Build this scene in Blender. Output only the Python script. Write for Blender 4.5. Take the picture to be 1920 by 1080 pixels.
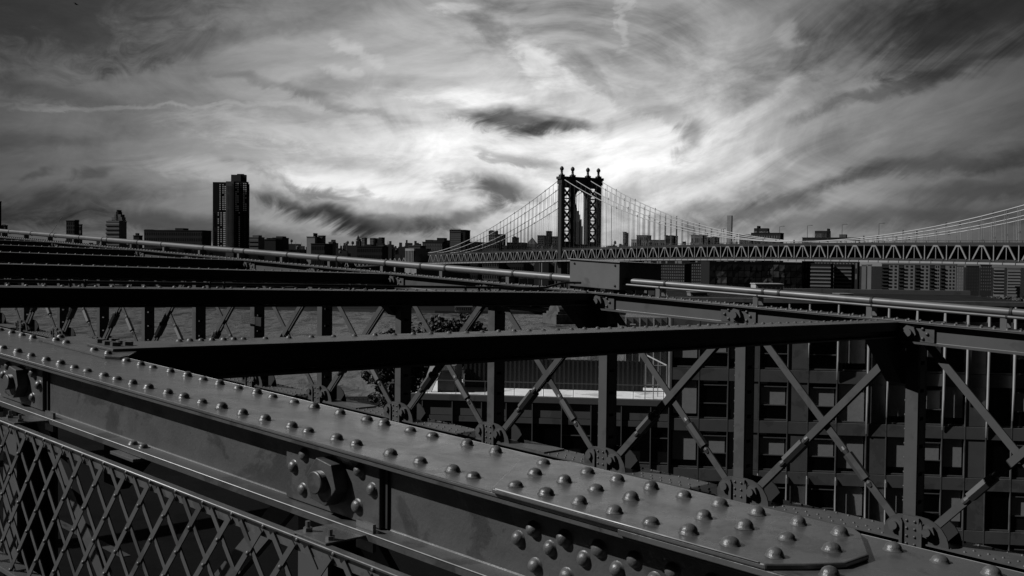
import bpy, math, random
from mathutils import Vector, Matrix

random.seed(7)
for o in list(bpy.data.objects):
    bpy.data.objects.remove(o)
SC = bpy.context.scene
COL = SC.collection

# ------------------------------------------------------------------ camera
FPX, CX, CY, HOR = 1962.0, 960.0, 540.0, 483.0        # focal length in photo pixels, principal point, horizon row
ROLL = math.radians(0.6)
PITCH = math.atan((CY - HOR) / FPX)
EYE = Vector((0.0, 0.0, 44.0))                         # 44 m above the river
cam_d = bpy.data.cameras.new("camera")
cam_d.sensor_width = 36.0
cam_d.lens = FPX * 36.0 / 1920.0
cam_d.clip_start = 0.05
cam_d.clip_end = 30000.0
cam = bpy.data.objects.new("camera", cam_d)
COL.objects.link(cam)
Fv = Vector((0, math.cos(PITCH), -math.sin(PITCH)))
U0 = Vector((0, math.sin(PITCH), math.cos(PITCH)))
R0 = Vector((1, 0, 0))
Rv = R0 * math.cos(ROLL) + U0 * math.sin(ROLL)
Uv = U0 * math.cos(ROLL) - R0 * math.sin(ROLL)
cam.matrix_world = Matrix(((Rv.x, Uv.x, -Fv.x, EYE.x), (Rv.y, Uv.y, -Fv.y, EYE.y), (Rv.z, Uv.z, -Fv.z, EYE.z), (0, 0, 0, 1)))
SC.camera = cam

# ------------------------------------------------------------------ sun and exposure
SUN_DIR = Vector((1.487, 0.15, -1.26)).normalized()     # direction the light travels: from the left, a little behind us
sun_d = bpy.data.lights.new("sun", 'SUN')
sun_d.energy = 4.6
sun_d.angle = math.radians(0.5)
sun_d.color = (1.0, 1.0, 1.0)
sun = bpy.data.objects.new("sun", sun_d)
COL.objects.link(sun)
sun.rotation_mode = 'QUATERNION'
sun.rotation_quaternion = SUN_DIR.to_track_quat('-Z', 'Y')
sun.location = (-30, -10, 90)
SUN_EL = math.asin(-SUN_DIR.z)
SUN_AZ = math.atan2(-SUN_DIR.x, -SUN_DIR.y)

SC.view_settings.view_transform = 'Standard'
SC.view_settings.look = 'None'
SC.view_settings.exposure = 0.0
SC.view_settings.gamma = 1.0
SC.view_settings.use_curve_mapping = False
SC.render.engine = 'CYCLES'
SC.cycles.use_denoising = True
SC.cycles.max_bounces = 5
SC.cycles.diffuse_bounces = 2
SC.cycles.glossy_bounces = 3
SC.cycles.transparent_max_bounces = 8
SC.cycles.caustics_reflective = False
SC.cycles.caustics_refractive = False

# ------------------------------------------------------------------ node expression helper
class X:
    """a value socket with arithmetic"""
    tree = None
    def __init__(s, sock): s.s = sock
    @staticmethod
    def op(kind, *a, clamp=False):
        n = X.tree.nodes.new('ShaderNodeMath'); n.operation = kind; n.use_clamp = clamp
        for i, q in enumerate(a):
            if isinstance(q, X): X.tree.links.new(q.s, n.inputs[i])
            else: n.inputs[i].default_value = q
        return X(n.outputs[0])
    def __add__(s, o): return X.op('ADD', s, o)
    __radd__ = __add__
    def __sub__(s, o): return X.op('SUBTRACT', s, o)
    def __rsub__(s, o): return X.op('SUBTRACT', o, s)
    def __mul__(s, o): return X.op('MULTIPLY', s, o)
    __rmul__ = __mul__
    def __truediv__(s, o): return X.op('DIVIDE', s, o)
    def __pow__(s, o): return X.op('POWER', s, o)
def xexp(a): return X.op('EXPONENT', a)
def xclamp(a): return X.op('ADD', a, 0.0, clamp=True)
def xsmooth(a, lo, hi):
    n = X.tree.nodes.new('ShaderNodeMapRange'); n.interpolation_type = 'SMOOTHSTEP'
    X.tree.links.new(a.s, n.inputs['Value'])
    n.inputs['From Min'].default_value = lo; n.inputs['From Max'].default_value = hi
    return X(n.outputs[0])
def xvec(a, b, c):
    n = X.tree.nodes.new('ShaderNodeCombineXYZ')
    for i, q in enumerate((a, b, c)):
        if isinstance(q, X): X.tree.links.new(q.s, n.inputs[i])
        else: n.inputs[i].default_value = q
    return n.outputs[0]
def xnoise(vec, scale, detail=4, rough=0.55, dist=0.0):
    n = X.tree.nodes.new('ShaderNodeTexNoise')
    X.tree.links.new(vec, n.inputs['Vector'])
    n.inputs['Scale'].default_value = scale; n.inputs['Detail'].default_value = detail
    n.inputs['Roughness'].default_value = rough; n.inputs['Distortion'].default_value = dist
    return X(n.outputs[0])

# ------------------------------------------------------------------ world: clear sky behind broken cirrus
def sky_world():
    w = bpy.data.worlds.new("World"); SC.world = w; w.use_nodes = True
    nt = w.node_tree; nt.nodes.clear(); X.tree = nt
    out = nt.nodes.new('ShaderNodeOutputWorld'); bg = nt.nodes.new('ShaderNodeBackground')
    tc = nt.nodes.new('ShaderNodeTexCoord'); sep = nt.nodes.new('ShaderNodeSeparateXYZ')
    nt.links.new(tc.outputs['Generated'], sep.inputs[0])
    dx, dy, dz = X(sep.outputs[0]), X(sep.outputs[1]), X(sep.outputs[2])
    az = X.op('ARCTAN2', dx, dy); el = X.op('ARCSINE', dz)
    sk = nt.nodes.new('ShaderNodeTexSky'); sk.sky_type = 'NISHITA'; sk.sun_disc = False
    sk.sun_elevation = SUN_EL; sk.sun_rotation = SUN_AZ
    bwn = nt.nodes.new('ShaderNodeRGBToBW'); nt.links.new(sk.outputs[0], bwn.inputs[0])
    clear = X(bwn.outputs[0]) * 0.05
    # thin bright veil in the north-east, brightest low over the far bridge
    g1 = xexp(-1.0 * (((az - 0.035) / 0.25) ** 2.0 + ((el - 0.105) / 0.115) ** 2.0))
    g2 = xexp(-1.0 * (((az + 0.02) / 0.42) ** 2.0 + ((el - 0.09) / 0.225) ** 2.0))
    g3 = xexp(-1.0 * (((az - 0.06) / 0.19) ** 2.0 + ((el - 0.09) / 0.065) ** 2.0))
    g4 = xexp(-1.0 * (((az + 0.05) / 0.60) ** 2.0 + ((el - 0.50) / 0.26) ** 2.0))  # added glow above the view, brightened to put sheen on the girder top
    veil = 0.008 + g1 * 0.38 + g2 * 0.23 + g3 * 0.13 + g4 * 0.17
    # wind-drawn streaks: level on the left, sweeping upwards on the right
    sa = X.op('SINE', az); ca = X.op('COSINE', az)
    ar = X.op('SMOOTH_MAX', sa - 0.10, 0.0, 0.18)
    al = X.op('SMOOTH_MAX', -0.16 - sa, 0.0, 0.2)
    cst = el - ar * 0.44 + al * 0.16
    wob = xnoise(xvec(sa * 3.2, el * 7.0, ca * 2.0 + 0.3), 1.0, 2, 0.5)
    cs2 = cst + (wob - 0.5) * 0.06
    st1 = xnoise(xvec(sa * 2.0 + wob * 0.7, cs2 * 15.0, ca * 1.5 + 1.7), 1.0, 5, 0.55, 0.25)
    st2 = xnoise(xvec(sa * 13.0 + wob * 2.0, cs2 * 44.0, ca * 2.0 + 5.1), 1.0, 6, 0.68, 0.5)
    bil = xnoise(xvec(sa * 7.0 + el * 2.0, el * 13.0, ca * 2.0 + 9.3), 1.0, 8, 0.62, 1.1)
    mid = xexp(-1.0 * (((az - 0.06) / 0.24) ** 2.0)) * 0.85 + 0.4
    tex = (st1 - 0.5) * 1.9 + (st2 - 0.5) * 1.15 + (bil - 0.5) * 3.2 * mid
    mul = X.op('MAXIMUM', 1.0 + tex * 0.62, 0.3)
    lum = veil * mul + clear * xsmooth(el, 0.12, 0.9) * 0.02
    # individual clouds: bearing and height given as photo pixels, half sizes, tilt, darkness
    fine = xnoise(xvec(sa * 30.0 + wob * 6.0, cst * 46.0 + wob * 5.0, ca * 2.0 + 2.2), 1.0, 7, 0.68, 1.0)
    curl = xnoise(xvec(sa * 10.0, el * 18.0, ca * 2.0 + 7.7), 1.0, 4, 0.6, 1.4)
    nz1 = (fine - 0.5) * 0.9 + (curl - 0.5) * 0.8
    nz2 = (fine - 0.5) * 0.6 + (st2 - 0.5) * 0.9
    wrp = xnoise(xvec(sa * 9.0, el * 12.0, ca * 2.0 + 4.4), 1.0, 4, 0.6, 0.8)
    wrp2 = xnoise(xvec(sa * 8.0, el * 14.0, ca * 2.0 + 12.4), 1.0, 4, 0.6, 0.8)
    ang = xvec(az + (wrp - 0.5) * 0.10 + (fine - 0.5) * 0.03, el + (wrp2 - 0.5) * 0.036 + (fine - 0.5) * 0.012, 0.0)
    def patch(px, py, a, b, tilt):
        A = math.atan((px - CX) / FPX); E_ = math.atan((HOR + (px - CX) * .0105 - py) / FPX * math.cos(A))
        mp = nt.nodes.new('ShaderNodeMapping'); mp.vector_type = 'TEXTURE'
        mp.inputs['Location'].default_value = (A, E_, 0); mp.inputs['Rotation'].default_value = (0, 0, math.radians(-tilt))
        mp.inputs['Scale'].default_value = (1.5 * a / FPX, 1.5 * b / FPX, 1)
        nt.links.new(ang, mp.inputs['Vector'])
        gr = nt.nodes.new('ShaderNodeTexGradient'); gr.gradient_type = 'SPHERICAL'
        nt.links.new(mp.outputs[0], gr.inputs[0]); return X(gr.outputs['Fac'])
    clouds = [(965, 230, 140, 26, 3, .8), (1050, 238, 70, 16, -6, .6), (860, 222, 60, 12, 6, .4), (930, 368, 72, 32, 6, .82), (955, 304, 70, 11, 6, .5), (830, 350, 34, 16, 20, .45),
              (700, 416, 190, 18, 4, .7), (590, 394, 120, 22, 15, .80), (840, 412, 90, 14, -6, .66), (560, 344, 110, 11, 19, .55), (690, 356, 20, 10, 30, .45),
              (640, 452, 300, 22, 0, .3), (80, 392, 190, 34, -12, .66), (310, 425, 220, 26, 4, .55), (150, 320, 36, 11, -25, .4), (70, 326, 26, 10, -20, .35),
              (1440, 380, 200, 24, -15, .55), (1700, 322, 260, 20, -9, .5), (1600, 418, 330, 24, -3, .45), (1860, 356, 160, 18, -4, .4),
              (1680, 168, 190, 16, -19, .5), (1830, 110, 160, 24, -14, .35), (1870, 10, 300, 80, -12, .7), (1640, 40, 170, 50, 10, .28),
              (1090, 130, 70, 22, 35, .3), (1290, 262, 44, 26, -40, .55), (1230, 200, 90, 26, 20, .3), (600, 190, 190, 12, 12, .32), (40, 10, 330, 110, -6, .68), (380, 85, 200, 24, -14, .36),
              (895, 45, 50, 18, 40, .3), (40, 170, 200, 16, 5, .3), (40, 265, 190, 16, -10, .25), (640, 160, 120, 18, -10, .3)]
    for (px, py, a, b, tilt, dark) in clouds:
        g = patch(px, py, a, b, tilt)
        lum = lum * (1.0 - xsmooth(g + nz1 * xsmooth(g, 0.0, 0.3), 0.02, 0.85) * dark)
    for (px, py, a, b, tilt, gain) in [(1160, 40, 12, 60, -12, .10), (1000, 110, 70, 26, 45, .22), (865, 15, 45, 14, -8, .2), (665, 95, 50, 18, 25, .12), (640, 140, 40, 10, 10, .10), (1482, 70, 30, 26, -70, .12),
                                       (1290, 365, 190, 20, -20, .24), (1180, 300, 170, 42, -10, .16), (700, 345, 190, 24, 8, .26), (480, 330, 220, 22, 6, .14), (330, 203, 300, 5, -3, .07), (1380, 240, 150, 16, -28, .18), (620, 260, 280, 32, 4, .16), (880, 190, 130, 20, 6, .2)]:
        g = patch(px, py, a, b, tilt)
        lum = lum + xsmooth(g + nz2 * xsmooth(g, 0.0, 0.3), 0.05, 0.85) * gain
    lum = X.op('MAXIMUM', lum, 0.004)
    com = nt.nodes.new('ShaderNodeCombineColor')
    for i in range(3): nt.links.new(lum.s, com.inputs[i])
    nt.links.new(com.outputs[0], bg.inputs[0]); bg.inputs[1].default_value = 1.0
    nt.links.new(bg.outputs[0], out.inputs[0])
sky_world()
SC.world.cycles.sampling_method = 'NONE'

# ------------------------------------------------------------------ materials (the photograph is monochrome: all greys)
MATS = {}
def mat(name, base, rough=0.5, var=0.25, scale=6.0, spec=0.5, metal=0.0, bump=0.0, bscale=60.0, rvar=0.25, coat=0.0, stain=0.0, stain_scale=3.0, transp=0.0):
    if name in MATS: return MATS[name]
    m = bpy.data.materials.new(name); m.use_nodes = True
    nt = m.node_tree; X.tree = nt; b = nt.nodes['Principled BSDF']
    geo = nt.nodes.new('ShaderNodeNewGeometry'); pos = geo.outputs['Position']
    n1 = xnoise(pos, scale, 6, 0.6)
    val = base * (1.0 + (n1 - 0.5) * (2.0 * var))
    if stain > 0:
        n2 = xnoise(pos, stain_scale, 5, 0.62, 0.5)
        val = val * (1.0 - xsmooth(n2, 0.54, 0.60) * stain)
        n3 = xnoise(pos, stain_scale * 14, 3, 0.6)
        val = val * (1.0 - xsmooth(n3, 0.66, 0.74) * stain * 0.9)
    com = nt.nodes.new('ShaderNodeCombineColor')
    for i in range(3): nt.links.new(val.s, com.inputs[i])
    nt.links.new(com.outputs[0], b.inputs['Base Color'])
    nr = xnoise(pos, scale * 0.8, 5, 0.65, 0.6)
    rr = xclamp(rough + (nr - 0.5) * 2.0 * rvar * rough)
    nt.links.new(rr.s, b.inputs['Roughness'])
    b.inputs['Metallic'].default_value = metal
    if coat > 0:
        nc = xnoise(pos, scale * 0.55, 6, 0.7, 0.8); nc2 = xnoise(pos, scale * 3.1, 4, 0.65)
        cw_ = xclamp(coat * (0.25 + xsmooth(nc, 0.36, 0.62) * 0.6 + (nc2 - 0.5) * 0.9)); nt.links.new(cw_.s, b.inputs['Coat Weight'])
        cr_ = xclamp(0.24 + (nc2 - 0.5) * 0.35); nt.links.new(cr_.s, b.inputs['Coat Roughness'])
    b.inputs['Specular IOR Level'].default_value = spec
    if bump > 0:
        nb = xnoise(pos, bscale, 4, 0.6)
        bn = nt.nodes.new('ShaderNodeBump'); bn.inputs['Strength'].default_value = bump; bn.inputs['Distance'].default_value = 0.01
        nt.links.new(nb.s, bn.inputs['Height']); nt.links.new(bn.outputs[0], b.inputs['Normal'])
    if transp > 0:
        tr = nt.nodes.new('ShaderNodeBsdfTransparent'); mx = nt.nodes.new('ShaderNodeMixShader'); mx.inputs[0].default_value = transp
        nt.links.new(b.outputs[0], mx.inputs[1]); nt.links.new(tr.outputs[0], mx.inputs[2])
        nt.links.new(mx.outputs[0], nt.nodes['Material Output'].inputs[0])
    MATS[name] = m
    return m
STEEL = mat('painted_steel', 0.068, 0.33, 0.36, 7.0, 0.55, bump=0.10, bscale=70, rvar=0.7, coat=1.0, stain=0.32, stain_scale=5.0)
STEELW = mat('painted_steel_dimmed', 0.053, 0.5, 0.42, 9.0, 0.4, bump=0.16, bscale=70, rvar=0.5, stain=0.42, stain_scale=3.2)  # same paint as the top plate; its weaker light is put into this colour
STEELR = mat('painted_rivet', 0.070, 0.38, 0.4, 22.0, 0.5, bump=0.2, bscale=160, rvar=0.5, stain=0.3, stain_scale=12.0)
STEEL2 = mat('painted_steel_weathered', 0.062, 0.46, 0.25, 7.0, 0.4, bump=0.08, bscale=90, stain=0.3, stain_scale=3.0)
STEELF = mat('painted_steel_truss', 0.062, 0.5, 0.2, 4.0, 0.4, stain=0.2, stain_scale=2.0)
STEELD = mat('dark_steel', 0.022, 0.6, 0.3, 4.0, 0.3, stain=0.3, stain_scale=2.0)
PIPE = mat('galvanised_pipe', 0.085, 0.46, 0.18, 3.0, 0.6, stain=0.25, stain_scale=1.5)
BOXM = mat('grey_box_paint', 0.10, 0.5, 0.25, 2.5, 0.4, stain=0.3, stain_scale=1.6)
ASPHALT = mat('asphalt_shaded', 0.004, 0.9, 0.35, 12.0, 0.05, bump=0.3, bscale=60, stain=0.3, stain_scale=1.0)  # darker than real asphalt: the roadway's shade is put into the colour
PAINTW = mat('road_paint', 0.03, 0.7, 0.5, 20.0, 0.3, stain=0.6, stain_scale=9.0)

# ------------------------------------------------------------------ frames
def unit_h(v):
    h = math.hypot(v.x, v.y); return v / h
def ray(px, py): return Fv + Rv * ((px - CX) / FPX) - Uv * ((py - CY) / FPX)
def at(px, py, dist):
    """world point seen in that direction at forward distance dist"""
    r = ray(px, py); return EYE + r * (dist / r.y)
EU = Vector((0.7324, -0.6808, -0.0430))     # along our bridge, downhill to the right
EV = Vector((0.6810, 0.7323, -0.0240))      # across our bridge, away from the walkway
EW = Vector((0, 0, 1))
def P(u, v, w): return EYE + EU * u + EV * v + EW * w
EUn = EU.normalized(); EVn = (EV - EUn * EV.dot(EUn)).normalized(); ENn = EUn.cross(EVn).normalized()
if ENn.z < 0: ENn = -ENn
ROT_TOP = Matrix((EUn, ENn.cross(EUn).normalized(), ENn)).transposed()          # local z = up from the flange
_yf = -EVn
ROT_FRONT = Matrix((EUn, _yf.cross(EUn).normalized(), _yf)).transposed()       # local z = towards the walkway
_yr = EUn
ROT_END = Matrix((EVn, _yr.cross(EVn).normalized(), _yr)).transposed()          # local z = downhill end face

WL = {}
def new_obj(name, data, loc, parent=None, rot=None):
    o = bpy.data.objects.new(name, data); COL.objects.link(o)
    loc = Vector(loc)
    if parent is not None:
        o.parent = parent; o.location = loc - WL[parent.name]
    else:
        o.location = loc
    if rot is not None:
        o.rotation_mode = 'QUATERNION'; o.rotation_quaternion = rot.to_quaternion()
    WL[o.name] = loc
    return o
def tag(o, label=None, cat=None, group=None, kind=None):
    if label: o['label'] = label
    if cat: o['category'] = cat
    if group: o['group'] = group
    if kind: o['kind'] = kind
    return o
def thing(name, loc, label, cat, group=None):
    return tag(new_obj(name, None, loc), label, cat, group)
def copy_tree(o, off, parent=None):
    c = o.copy(); COL.objects.link(c)
    if parent is not None:
        c.parent = parent; WL[c.name] = WL[o.name] + Vector(off)
    else:
        c.location = o.location + Vector(off); WL[c.name] = WL[o.name] + Vector(off)
    for ch in list(o.children):
        copy_tree(ch, off, c)
    return c
def copy_part(o, off):
    """another of the same part under the same thing"""
    c = o.copy(); COL.objects.link(c); c.location = o.location + Vector(off); WL[c.name] = WL[o.name] + Vector(off)
    for ch in list(o.children):
        copy_tree(ch, off, c)
    return c

class MB:
    def __init__(s): s.v = []; s.f = []
    def add(s, vs, fs):
        o = len(s.v); s.v += [Vector(q) for q in vs]; s.f += [tuple(i + o for i in f) for f in fs]; return s
    def box(s, a0, a1, b0, b1, c0, c1, T=P):
        vs = [T(a, b, c) for c in (c0, c1) for b in (b0, b1) for a in (a0, a1)]
        return s.add(vs, [(0, 2, 3, 1), (4, 5, 7, 6), (0, 1, 5, 4), (2, 6, 7, 3), (0, 4, 6, 2), (1, 3, 7, 5)])
    def prism(s, poly, fn, a0, a1):
        n = len(poly); vs = [fn(p, a0) for p in poly] + [fn(p, a1) for p in poly]
        fs = [tuple(range(n))[::-1], tuple(range(n, 2 * n))] + [(i, (i + 1) % n, n + (i + 1) % n, n + i) for i in range(n)]
        return s.add(vs, fs)
    def tube(s, pts, r, n=8, caps=True):
        pts = [Vector(p) for p in pts]; vs = []; fs = []
        rr = r if isinstance(r, (list, tuple)) else [r] * len(pts)
        for i, p in enumerate(pts):
            d = (pts[min(i + 1, len(pts) - 1)] - pts[max(i - 1, 0)]).normalized()
            a = d.cross(Vector((0, 0, 1)))
            if a.length < 1e-3: a = Vector((1, 0, 0))
            a.normalize(); b = d.cross(a).normalized()
            for k in range(n):
                t = 2 * math.pi * k / n; vs.append(p + (a * math.cos(t) + b * math.sin(t)) * rr[i])
        for i in range(len(pts) - 1):
            for k in range(n):
                fs.append((i * n + k, i * n + (k + 1) % n, (i + 1) * n + (k + 1) % n, (i + 1) * n + k))
        if caps:
            fs.append(tuple(range(n))[::-1]); fs.append(tuple((len(pts) - 1) * n + k for k in range(n)))
        return s.add(vs, fs)
    def bar(s, p0, p1, side, w, t, n=None):
        """flat bar between two points: width w along side, thickness t"""
        p0, p1 = Vector(p0), Vector(p1); d = (p1 - p0).normalized(); side = Vector(side)
        a = (side - d * side.dot(d)).normalized() * (w / 2); b = d.cross(a).normalized() * (t / 2)
        vs = [q + i * a + j * b for q in (p0, p1) for j in (-1, 1) for i in (-1, 1)]
        return s.add(vs, [(0, 1, 3, 2), (4, 6, 7, 5), (0, 4, 5, 1), (2, 3, 7, 6), (0, 2, 6, 4), (1, 5, 7, 3)])
    def dome(s, c, rot, r, h, n=6, rings=2):
        vs = []; fs = []; c = Vector(c)
        for j in range(rings):
            t = math.pi / 2 * j / rings
            for k in range(n):
                a = 2 * math.pi * k / n
                vs.append(c + rot @ Vector((r * math.cos(t) * math.cos(a), r * math.cos(t) * math.sin(a), h * math.sin(t))))
        vs.append(c + rot @ Vector((0, 0, h)))
        for j in range(rings - 1):
            for k in range(n): fs.append((j * n + k, j * n + (k + 1) % n, (j + 1) * n + (k + 1) % n, (j + 1) * n + k))
        for k in range(n): fs.append(((rings - 1) * n + k, (rings - 1) * n + (k + 1) % n, rings * n))
        return s.add(vs, fs)
    def mesh(s, name, m, smooth=False, org=Vector()):
        me = bpy.data.meshes.new(name); me.from_pydata([tuple(q - org) for q in s.v], [], s.f); me.materials.append(m)
        if smooth:
            me.polygons.foreach_set('use_smooth', [True] * len(me.polygons))
        me.update(); return me
    def build(s, name, m, parent=None, smooth=False, bevel=0.0, label=None, cat=None, group=None, kind=None, fixn=True):
        org = sum(s.v, Vector()) / len(s.v)
        if parent is None:
            org.z = min(q.z for q in s.v)
        me = s.mesh(name, m, smooth, org)
        if fixn:
            import bmesh
            bm = bmesh.new(); bm.from_mesh(me); bmesh.ops.recalc_face_normals(bm, faces=bm.faces); bm.to_mesh(me); bm.free()
        o = new_obj(name, me, org, parent)
        if smooth and smooth != True:
            pass
        if bevel:
            b = o.modifiers.new('edge', 'BEVEL'); b.width = bevel; b.segments = 2; b.limit_method = 'ANGLE'; b.angle_limit = math.radians(40)
        return tag(o, label, cat, group, kind)

def auto_smooth(o, ang=35):
    me = o.data
    me.polygons.foreach_set('use_smooth', [True] * len(me.polygons))
    import bmesh
    bm = bmesh.new(); bm.from_mesh(me)
    for e in bm.edges:
        if len(e.link_faces) == 2 and e.calc_face_angle(0) > math.radians(ang): e.smooth = False
    bm.to_mesh(me); bm.free(); return o

I3 = Matrix.Identity(3)
def rivet_mesh(name, r, h, m, n=16, rings=5):
    b = MB()
    vs = []; fs = []
    prof = [(r * 1.16, 0.0), (r * 1.08, h * 0.10)] + [(r * math.cos(math.pi / 2 * j / rings) , h * 0.14 + h * 0.86 * math.sin(math.pi / 2 * j / rings)) for j in range(rings)]
    for (q, z) in prof:
        for k in range(n):
            a = 2 * math.pi * k / n; vs.append(Vector((q * math.cos(a), q * math.sin(a), z)))
    vs.append(Vector((0, 0, h)))
    R = len(prof)
    for j in range(R - 1):
        for k in range(n): fs.append((j * n + k, j * n + (k + 1) % n, (j + 1) * n + (k + 1) % n, (j + 1) * n + k))
    for k in range(n): fs.append(((R - 1) * n + k, (R - 1) * n + (k + 1) % n, R * n))
    b.add(vs, fs); return b.mesh(name, m, True)
RIVET = rivet_mesh('rivet', 0.0205, 0.0200, STEELR)
RIVET_S = rivet_mesh('rivet_small', 0.0185, 0.017, STEEL2, 10, 3)
def rivets(parent, pts, rot, me=RIVET, jit=0.003):
    for (u, v, w) in pts:
        q = P(u + random.uniform(-jit, jit), v + random.uniform(-jit, jit) * (rot is ROT_TOP), w)
        sc = random.uniform(0.94, 1.06)
        o = new_obj('rivet', me, q, parent, rot @ Matrix.Rotation(random.uniform(0, 6.28), 3, 'Z') @ Matrix.Rotation(random.uniform(-.05, .05), 3, 'X')); o.scale = (sc, sc * random.uniform(.96, 1.04), sc * random.uniform(0.82, 1.12))
def hexnut(b, c, axis, up, r, t, n=6, ph=0.0):
    c = Vector(c); axis = Vector(axis).normalized(); a = (Vector(up) - axis * Vector(up).dot(axis)).normalized(); d = axis.cross(a)
    poly = [c + (a * math.cos(2 * math.pi * k / n + ph) + d * math.sin(2 * math.pi * k / n + ph)) * r for k in range(n)]
    return b.prism(poly, lambda p, q: p + axis * q, 0.0, t)

# ================================================================== our bridge: near riveted girder
def along(poly, u0, u1, m=None):
    b = MB(); b.prism(poly, lambda p, a: P(a, p[0], p[1]), u0, u1); return b
GU0, GU1 = -13.0, 2.2
gird = thing('riveted_girder', P(-3, 2.2, -0.915), 'long grey steel girder in the foreground, rows of round rivets along its top', 'girder')
MB().box(GU0, GU1, 2.0, 2.465, -0.672, -0.660).build('top_plate', STEEL, gird, bevel=0.0035)
CH = [(2.004, -0.6725), (2.087, -0.6725), (2.087, -0.916), (2.0, -0.916), (1.999, -0.892), (2.040, -0.8925), (2.068, -0.8923), (2.0725, -0.8905), (2.0748, -0.886), (2.075, -0.700), (2.070, -0.690), (2.004, -0.686)]
auto_smooth(along(CH, GU0, GU1).build('channel', STEELW, gird, bevel=0.0015), 25)
auto_smooth(along([(4.462 - v, w) for v, w in CH], GU0, GU1).build('channel', STEEL, gird), 25)
cov = [(-1.915, 1.988), (-1.105, 1.988), (-1.045, 2.07), (-1.0, 2.15), (-0.995, 2.255), (-1.085, 2.415), (-1.115, 2.445), (-2.02, 2.445), (-2.09, 2.40), (-2.12, 2.32)]
b = MB(); b.prism(cov, lambda p, a: P(p[0], p[1], a), -0.6598, -0.6455); cp = b.build('cover_plate', STEEL, gird, bevel=0.004)
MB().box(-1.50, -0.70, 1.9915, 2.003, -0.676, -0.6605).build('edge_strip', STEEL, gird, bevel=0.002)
gus = [(-5.66, 2.37), (-4.86, 2.35), (-4.80, 2.40), (-4.845, 2.46), (-5.06, 2.64), (-5.75, 2.64)]
b = MB(); b.prism(gus, lambda p, a: P(p[0], p[1], a), -0.6598, -0.6465); b.build('gusset_plate', STEEL, gird, bevel=0.0025)
near_u = [-5.385, -5.22, -5.055, -4.882, -4.739, -4.60, -4.465, -4.31, -4.194, -4.058, -3.927, -3.776, -3.653, -3.524, -3.389, -3.247, -3.112, -2.955, -2.86, -2.706, -2.603, -2.44, -2.302, -2.163, -2.077]
near_u = [-5.385 - .15 * k for k in range(12, 0, -1)] + near_u
rivets(gird, [(u, 2.084, -0.660) for u in near_u] + [(-1.0 + .112 * k, 2.072, -0.660) for k in range(0, 14)], ROT_TOP)
far_u = [-4.734, -4.586, -4.479, -4.324, -4.175, -4.047, -3.907, -3.774, -3.631, -3.52, -3.374, -3.244, -3.091, -2.933, -2.839, -2.701, -2.589, -2.424, -2.287]
rivets(gird, [(u, 2.396, -0.660) for u in far_u] + [(-0.997 + .112 * k, 2.391, -0.660) for k in range(0, 14)] + [(-5.80 - .145 * k, 2.40, -0.660) for k in range(10)], ROT_TOP)
rivets(gird, [(-5.09, 2.405, -0.6465), (-4.93, 2.40, -0.6465), (-5.55, 2.42, -0.6465), (-5.42, 2.415, -0.6465), (-5.68, 2.5, -0.6465)], ROT_TOP)
rivets(gird, [(-1.893 + .1105 * k, 2.058, -0.6455) for k in range(8)] + [(-1.96 + .1118 * k, 2.212, -0.6455) for k in range(9) if k != 4] + [(-2.045, 2.345, -0.6455)] + [(-1.886 + .110 * k, 2.36, -0.6455) for k in range(8)], ROT_TOP)
# pin plates with the big nuts
for du in (0.0, -2.405, -4.81):
    pp = MB().box(-2.935 + du, -2.450 + du, 2.051, 2.0745, -0.8885, -0.6875).build('pin_plate', STEELW, gird, bevel=0.003)
    c = P(-2.676 + du, 2.051, -0.7815)
    b = MB(); hexnut(b, c, -EVn, EW, 0.078, 0.052, 6, 0.35); b.build('nut', STEELW, pp, bevel=0.003)
    b = MB()
    ring = [(0.036, 0.0), (0.036, 0.05), (0.0365, 0.0525), (0.034, 0.0545), (0.0365, 0.0565), (0.034, 0.059), (0.0365, 0.0615), (0.034, 0.064), (0.0365, 0.0665), (0.034, 0.069), (0.036, 0.070), (0.036, 0.076), (0.033, 0.0785)]
    b.tube([c - EVn * q for _, q in ring], [r for r, _ in ring], 28); auto_smooth(b.build('pin', STEELW, pp), 30)
    rivets(gird, [(u * .983 + du, 2.051, w * .983) for u, w in ((-2.885, -0.741), (-2.94, -0.792), (-2.89, -0.86), (-2.585, -0.738), (-2.525, -0.787), (-2.598, -0.855))], ROT_FRONT)
    MB().box(-2.448 + du, -2.430 + du, 2.066, 2.0745, -0.886, -0.6875).build('dark_seam', STEELD, gird)  # dark strips along the seam and gap at the plate ends
    MB().box(-2.943 + du, -2.936 + du, 2.066, 2.0745, -0.886, -0.6875).build('dark_seam', STEELD, gird)
rivets(gird, [(-1.842 + .111 * k, 2.075, -0.752) for k in range(9)] + [(-1.892 + .111 * k, 2.075, -0.790) for k in range(10) if k != 5] + [(-1.835 + .111 * k, 2.075, -0.849) for k in range(9)], ROT_FRONT)
rivets(gird, [(-3.985, 2.045, -0.8945), (-3.905, 2.045, -0.8945)], ROT_TOP)
MB().box(-4.02, -3.83, 1.965, 2.04, -0.930, -0.917).build('hanger_plate', STEEL, gird, bevel=0.002)

EDGE_HI = mat('pale_edge_highlight', .36, .35, .6, 25.0, .6)  # pale bare-metal strips paint the bright highlights along the edges
for (nm, v, w, a, c) in (('edge_highlight', 1.9985, -0.8915, GU0, GU1), ('edge_highlight', 1.9875, -0.6455, -1.9, -1.12), ('edge_highlight', 2.0003, -0.6605, GU0, -1.93), ('edge_highlight', 2.4645, -0.6605, GU0, GU1)):
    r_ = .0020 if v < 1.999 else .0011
    b = MB(); b.tube([P(a, v, w), P(c, v, w)], r_, 6); b.build(nm, EDGE_HI, gird, smooth=True)
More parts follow.
